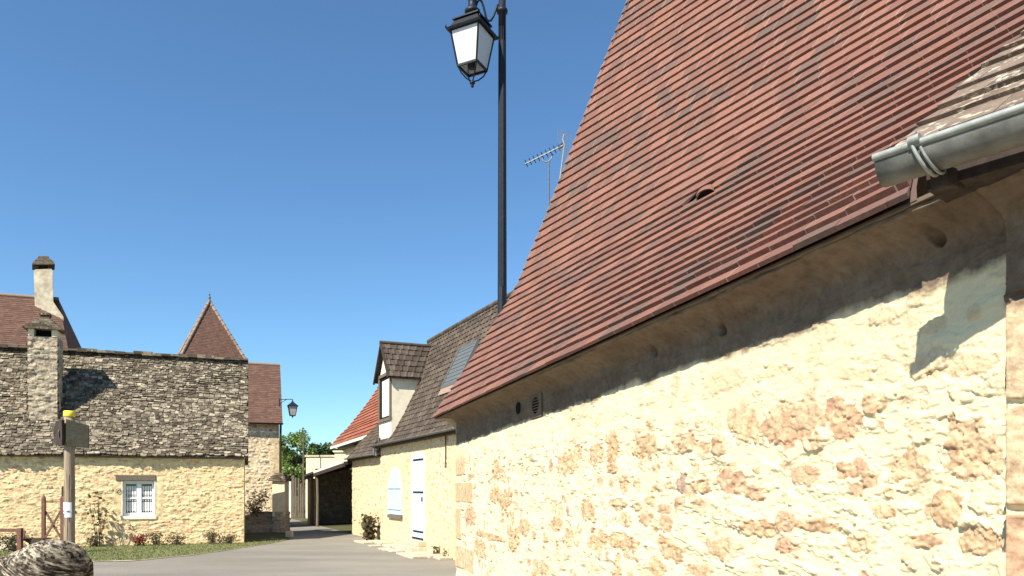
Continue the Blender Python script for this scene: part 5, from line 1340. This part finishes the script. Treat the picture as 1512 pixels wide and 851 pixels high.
# tall grass tufts in the verge at the end of the street
mb = MB(); rs = random.Random(14)
for k in range(3500):
    p = Vector((rs.uniform(-20,-13.8), rs.uniform(38.5,46), .01))
    if not inside((p.x,p.y), [(-15.2,38.5),(-13.7,38.0),(-20.2,46.5),(-22,50),(-26,48)]): continue
    h = rs.uniform(.1,.32); a = rs.uniform(0,6.3); mb.add([p+Vector((math.cos(a)*.03,math.sin(a)*.03,0)), p-Vector((math.cos(a)*.03,math.sin(a)*.03,0)), p+Vector((rs.uniform(-.1,.1),rs.uniform(-.1,.1),h))], [(0,1,2)], rs.random())
tag(obj('verge_grass', mb, M['grass'], origin=(-16,42,0)), 'rough grass on the verge under the plank fence', 'grass', kind='stuff')

mb = MB(); rs = random.Random(21)                      # gritty shoulder where the road meets the lawn
el = [(p.x, p.y) for p in edge]
top_, bot_ = [], []
for (a, b_) in zip(el[:-1], el[1:]):
    for k in range(8):
        t = k/8; x = a[0]+(b_[0]-a[0])*t; y = a[1]+(b_[1]-a[1])*t; top_.append((x, y+rs.uniform(.02,.12), .016)); bot_.append((x, y-rs.uniform(.04,.20), .016))
vs = top_+bot_; n = len(top_); mb.add(vs, [(k,n+k,n+k+1,k+1) for k in range(n-1)]); tag(obj('path_edge', mb, M['gravel']), kind='structure')
# ================================================================== 12  SMALL THINGS ON THE LEFT
gD = 18.6; FGt = Frame(at(64.5,0,gD).x, gD, (1,.12), (-.12,1)); gw_ = (90.5-64.5)/F*gD
gt = thing('timber_gate', FGt(gw_/2,0,0), 'red brown timber gate frame of two pointed posts with crossed braces', 'gate')
ztop = EYE+(HY-729)/F*gD
for a in (0, gw_):
    mb = MB(); mb.fbox(FGt, a-.038, a+.038, -.038, .038, 0, ztop-.12); q = [FGt(a-.038,-.038,ztop-.118),FGt(a+.038,-.038,ztop-.118),FGt(a+.038,.038,ztop-.118),FGt(a-.038,.038,ztop-.118)]
    mb.add(q+[FGt(a,0,ztop)], [(0,1,4),(1,2,4),(2,3,4),(3,0,4)]); obj('post', mb, M['wood_red'], gt)
for (p, q) in (((.04,.62),(gw_-.04,.0)),((gw_-.04,.62),(.04,.0))):
    mb = MB(); z0_ = EYE+(HY-792)/F*gD; mb.bar(FGt(p[0],.01 if p[0]<.1 else -.02,z0_+p[1]), FGt(q[0],.01 if p[0]<.1 else -.02,z0_-.05), .03, .045); obj('brace', mb, M['wood_red'], gt)
rD = 17.8; FRl = Frame(at(29.5,0,rD).x, rD, (-1,-.05), (-.05,1)); zr1 = EYE+(HY-780)/F*rD
rl = thing('timber_rail', FRl(.5,0,0), 'low red brown timber rail and post left of the crossed gate', 'fence')
mb = MB(); mb.fbox(FRl, -.05, .05, -.05, .05, 0, zr1); obj('post', mb, M['wood_red'], rl)
mb = MB(); mb.fbox(FRl, .05, 3.4, -.03, .03, zr1-.09, zr1-.01); obj('rail', mb, M['wood_red'], rl)
mb = MB(); mb.bar(FRl(-.055,0,zr1-.28), FRl(-.115,0,zr1-.06), .03, .05); obj('latch', mb, M['wood_red'], rl)
tD = 17.9; FTr = Frame(at(34,0,tD).x, tD, (1,.02), (-.02,1))
tL = 30/F*tD; z_t = EYE+(HY-795.5)/F*tD
mb = MB(); n = 14; prof_ = [FTr(tL*k/n, 0, z_t-.14*math.sin(math.pi*k/n)**.7) for k in range(n+1)]
mb.prism([p for p in prof_], FTr.n*.35); 
tr_ = thing('feed_trough', FTr(tL/2,.17,0), 'dark iron trough hanging low between the rail post and the crossed gate', 'trough'); obj('basin', mb, M['rust_iron'], tr_)
mb = MB(); 
for a in (.06, tL-.06): mb.bar(FTr(a,.17,0), FTr(a,.17,z_t-.04), .04)
obj('leg', mb, M['rust_iron'], tr_)
shrub('bush', Vector((at(18,0,19.2).x,19.2,0)), 1.0, .42, 500, .07, M['leaf_grey'], 'low green bush behind the timber rail at the left edge', 'bush', seed=51, stems=10, d=.5)
rs = random.Random(6)
for k in range(7):
    c_ = Vector((at(rs.uniform(-5,32),0,19.8).x, 19.7+rs.random()*.3, 0)); mb = MB(); r0 = rs.uniform(.14,.24); pr_ = []
    for j in range(7): 
        tt = j/6*math.pi/2; pr_.append((r0*math.cos(tt)*rs.uniform(.88,1.05)+.001, r0*1.1*math.sin(tt)+rs.uniform(-.01,.01)*(j>0)))
    mb.lathe(c_, pr_, 9, smooth=False); tag(obj('stone', mb, M['flag'], origin=c_), 'rough pale stone heaped at the wall foot behind the timber rail', 'stone', 'stones heaped at the cottage wall')
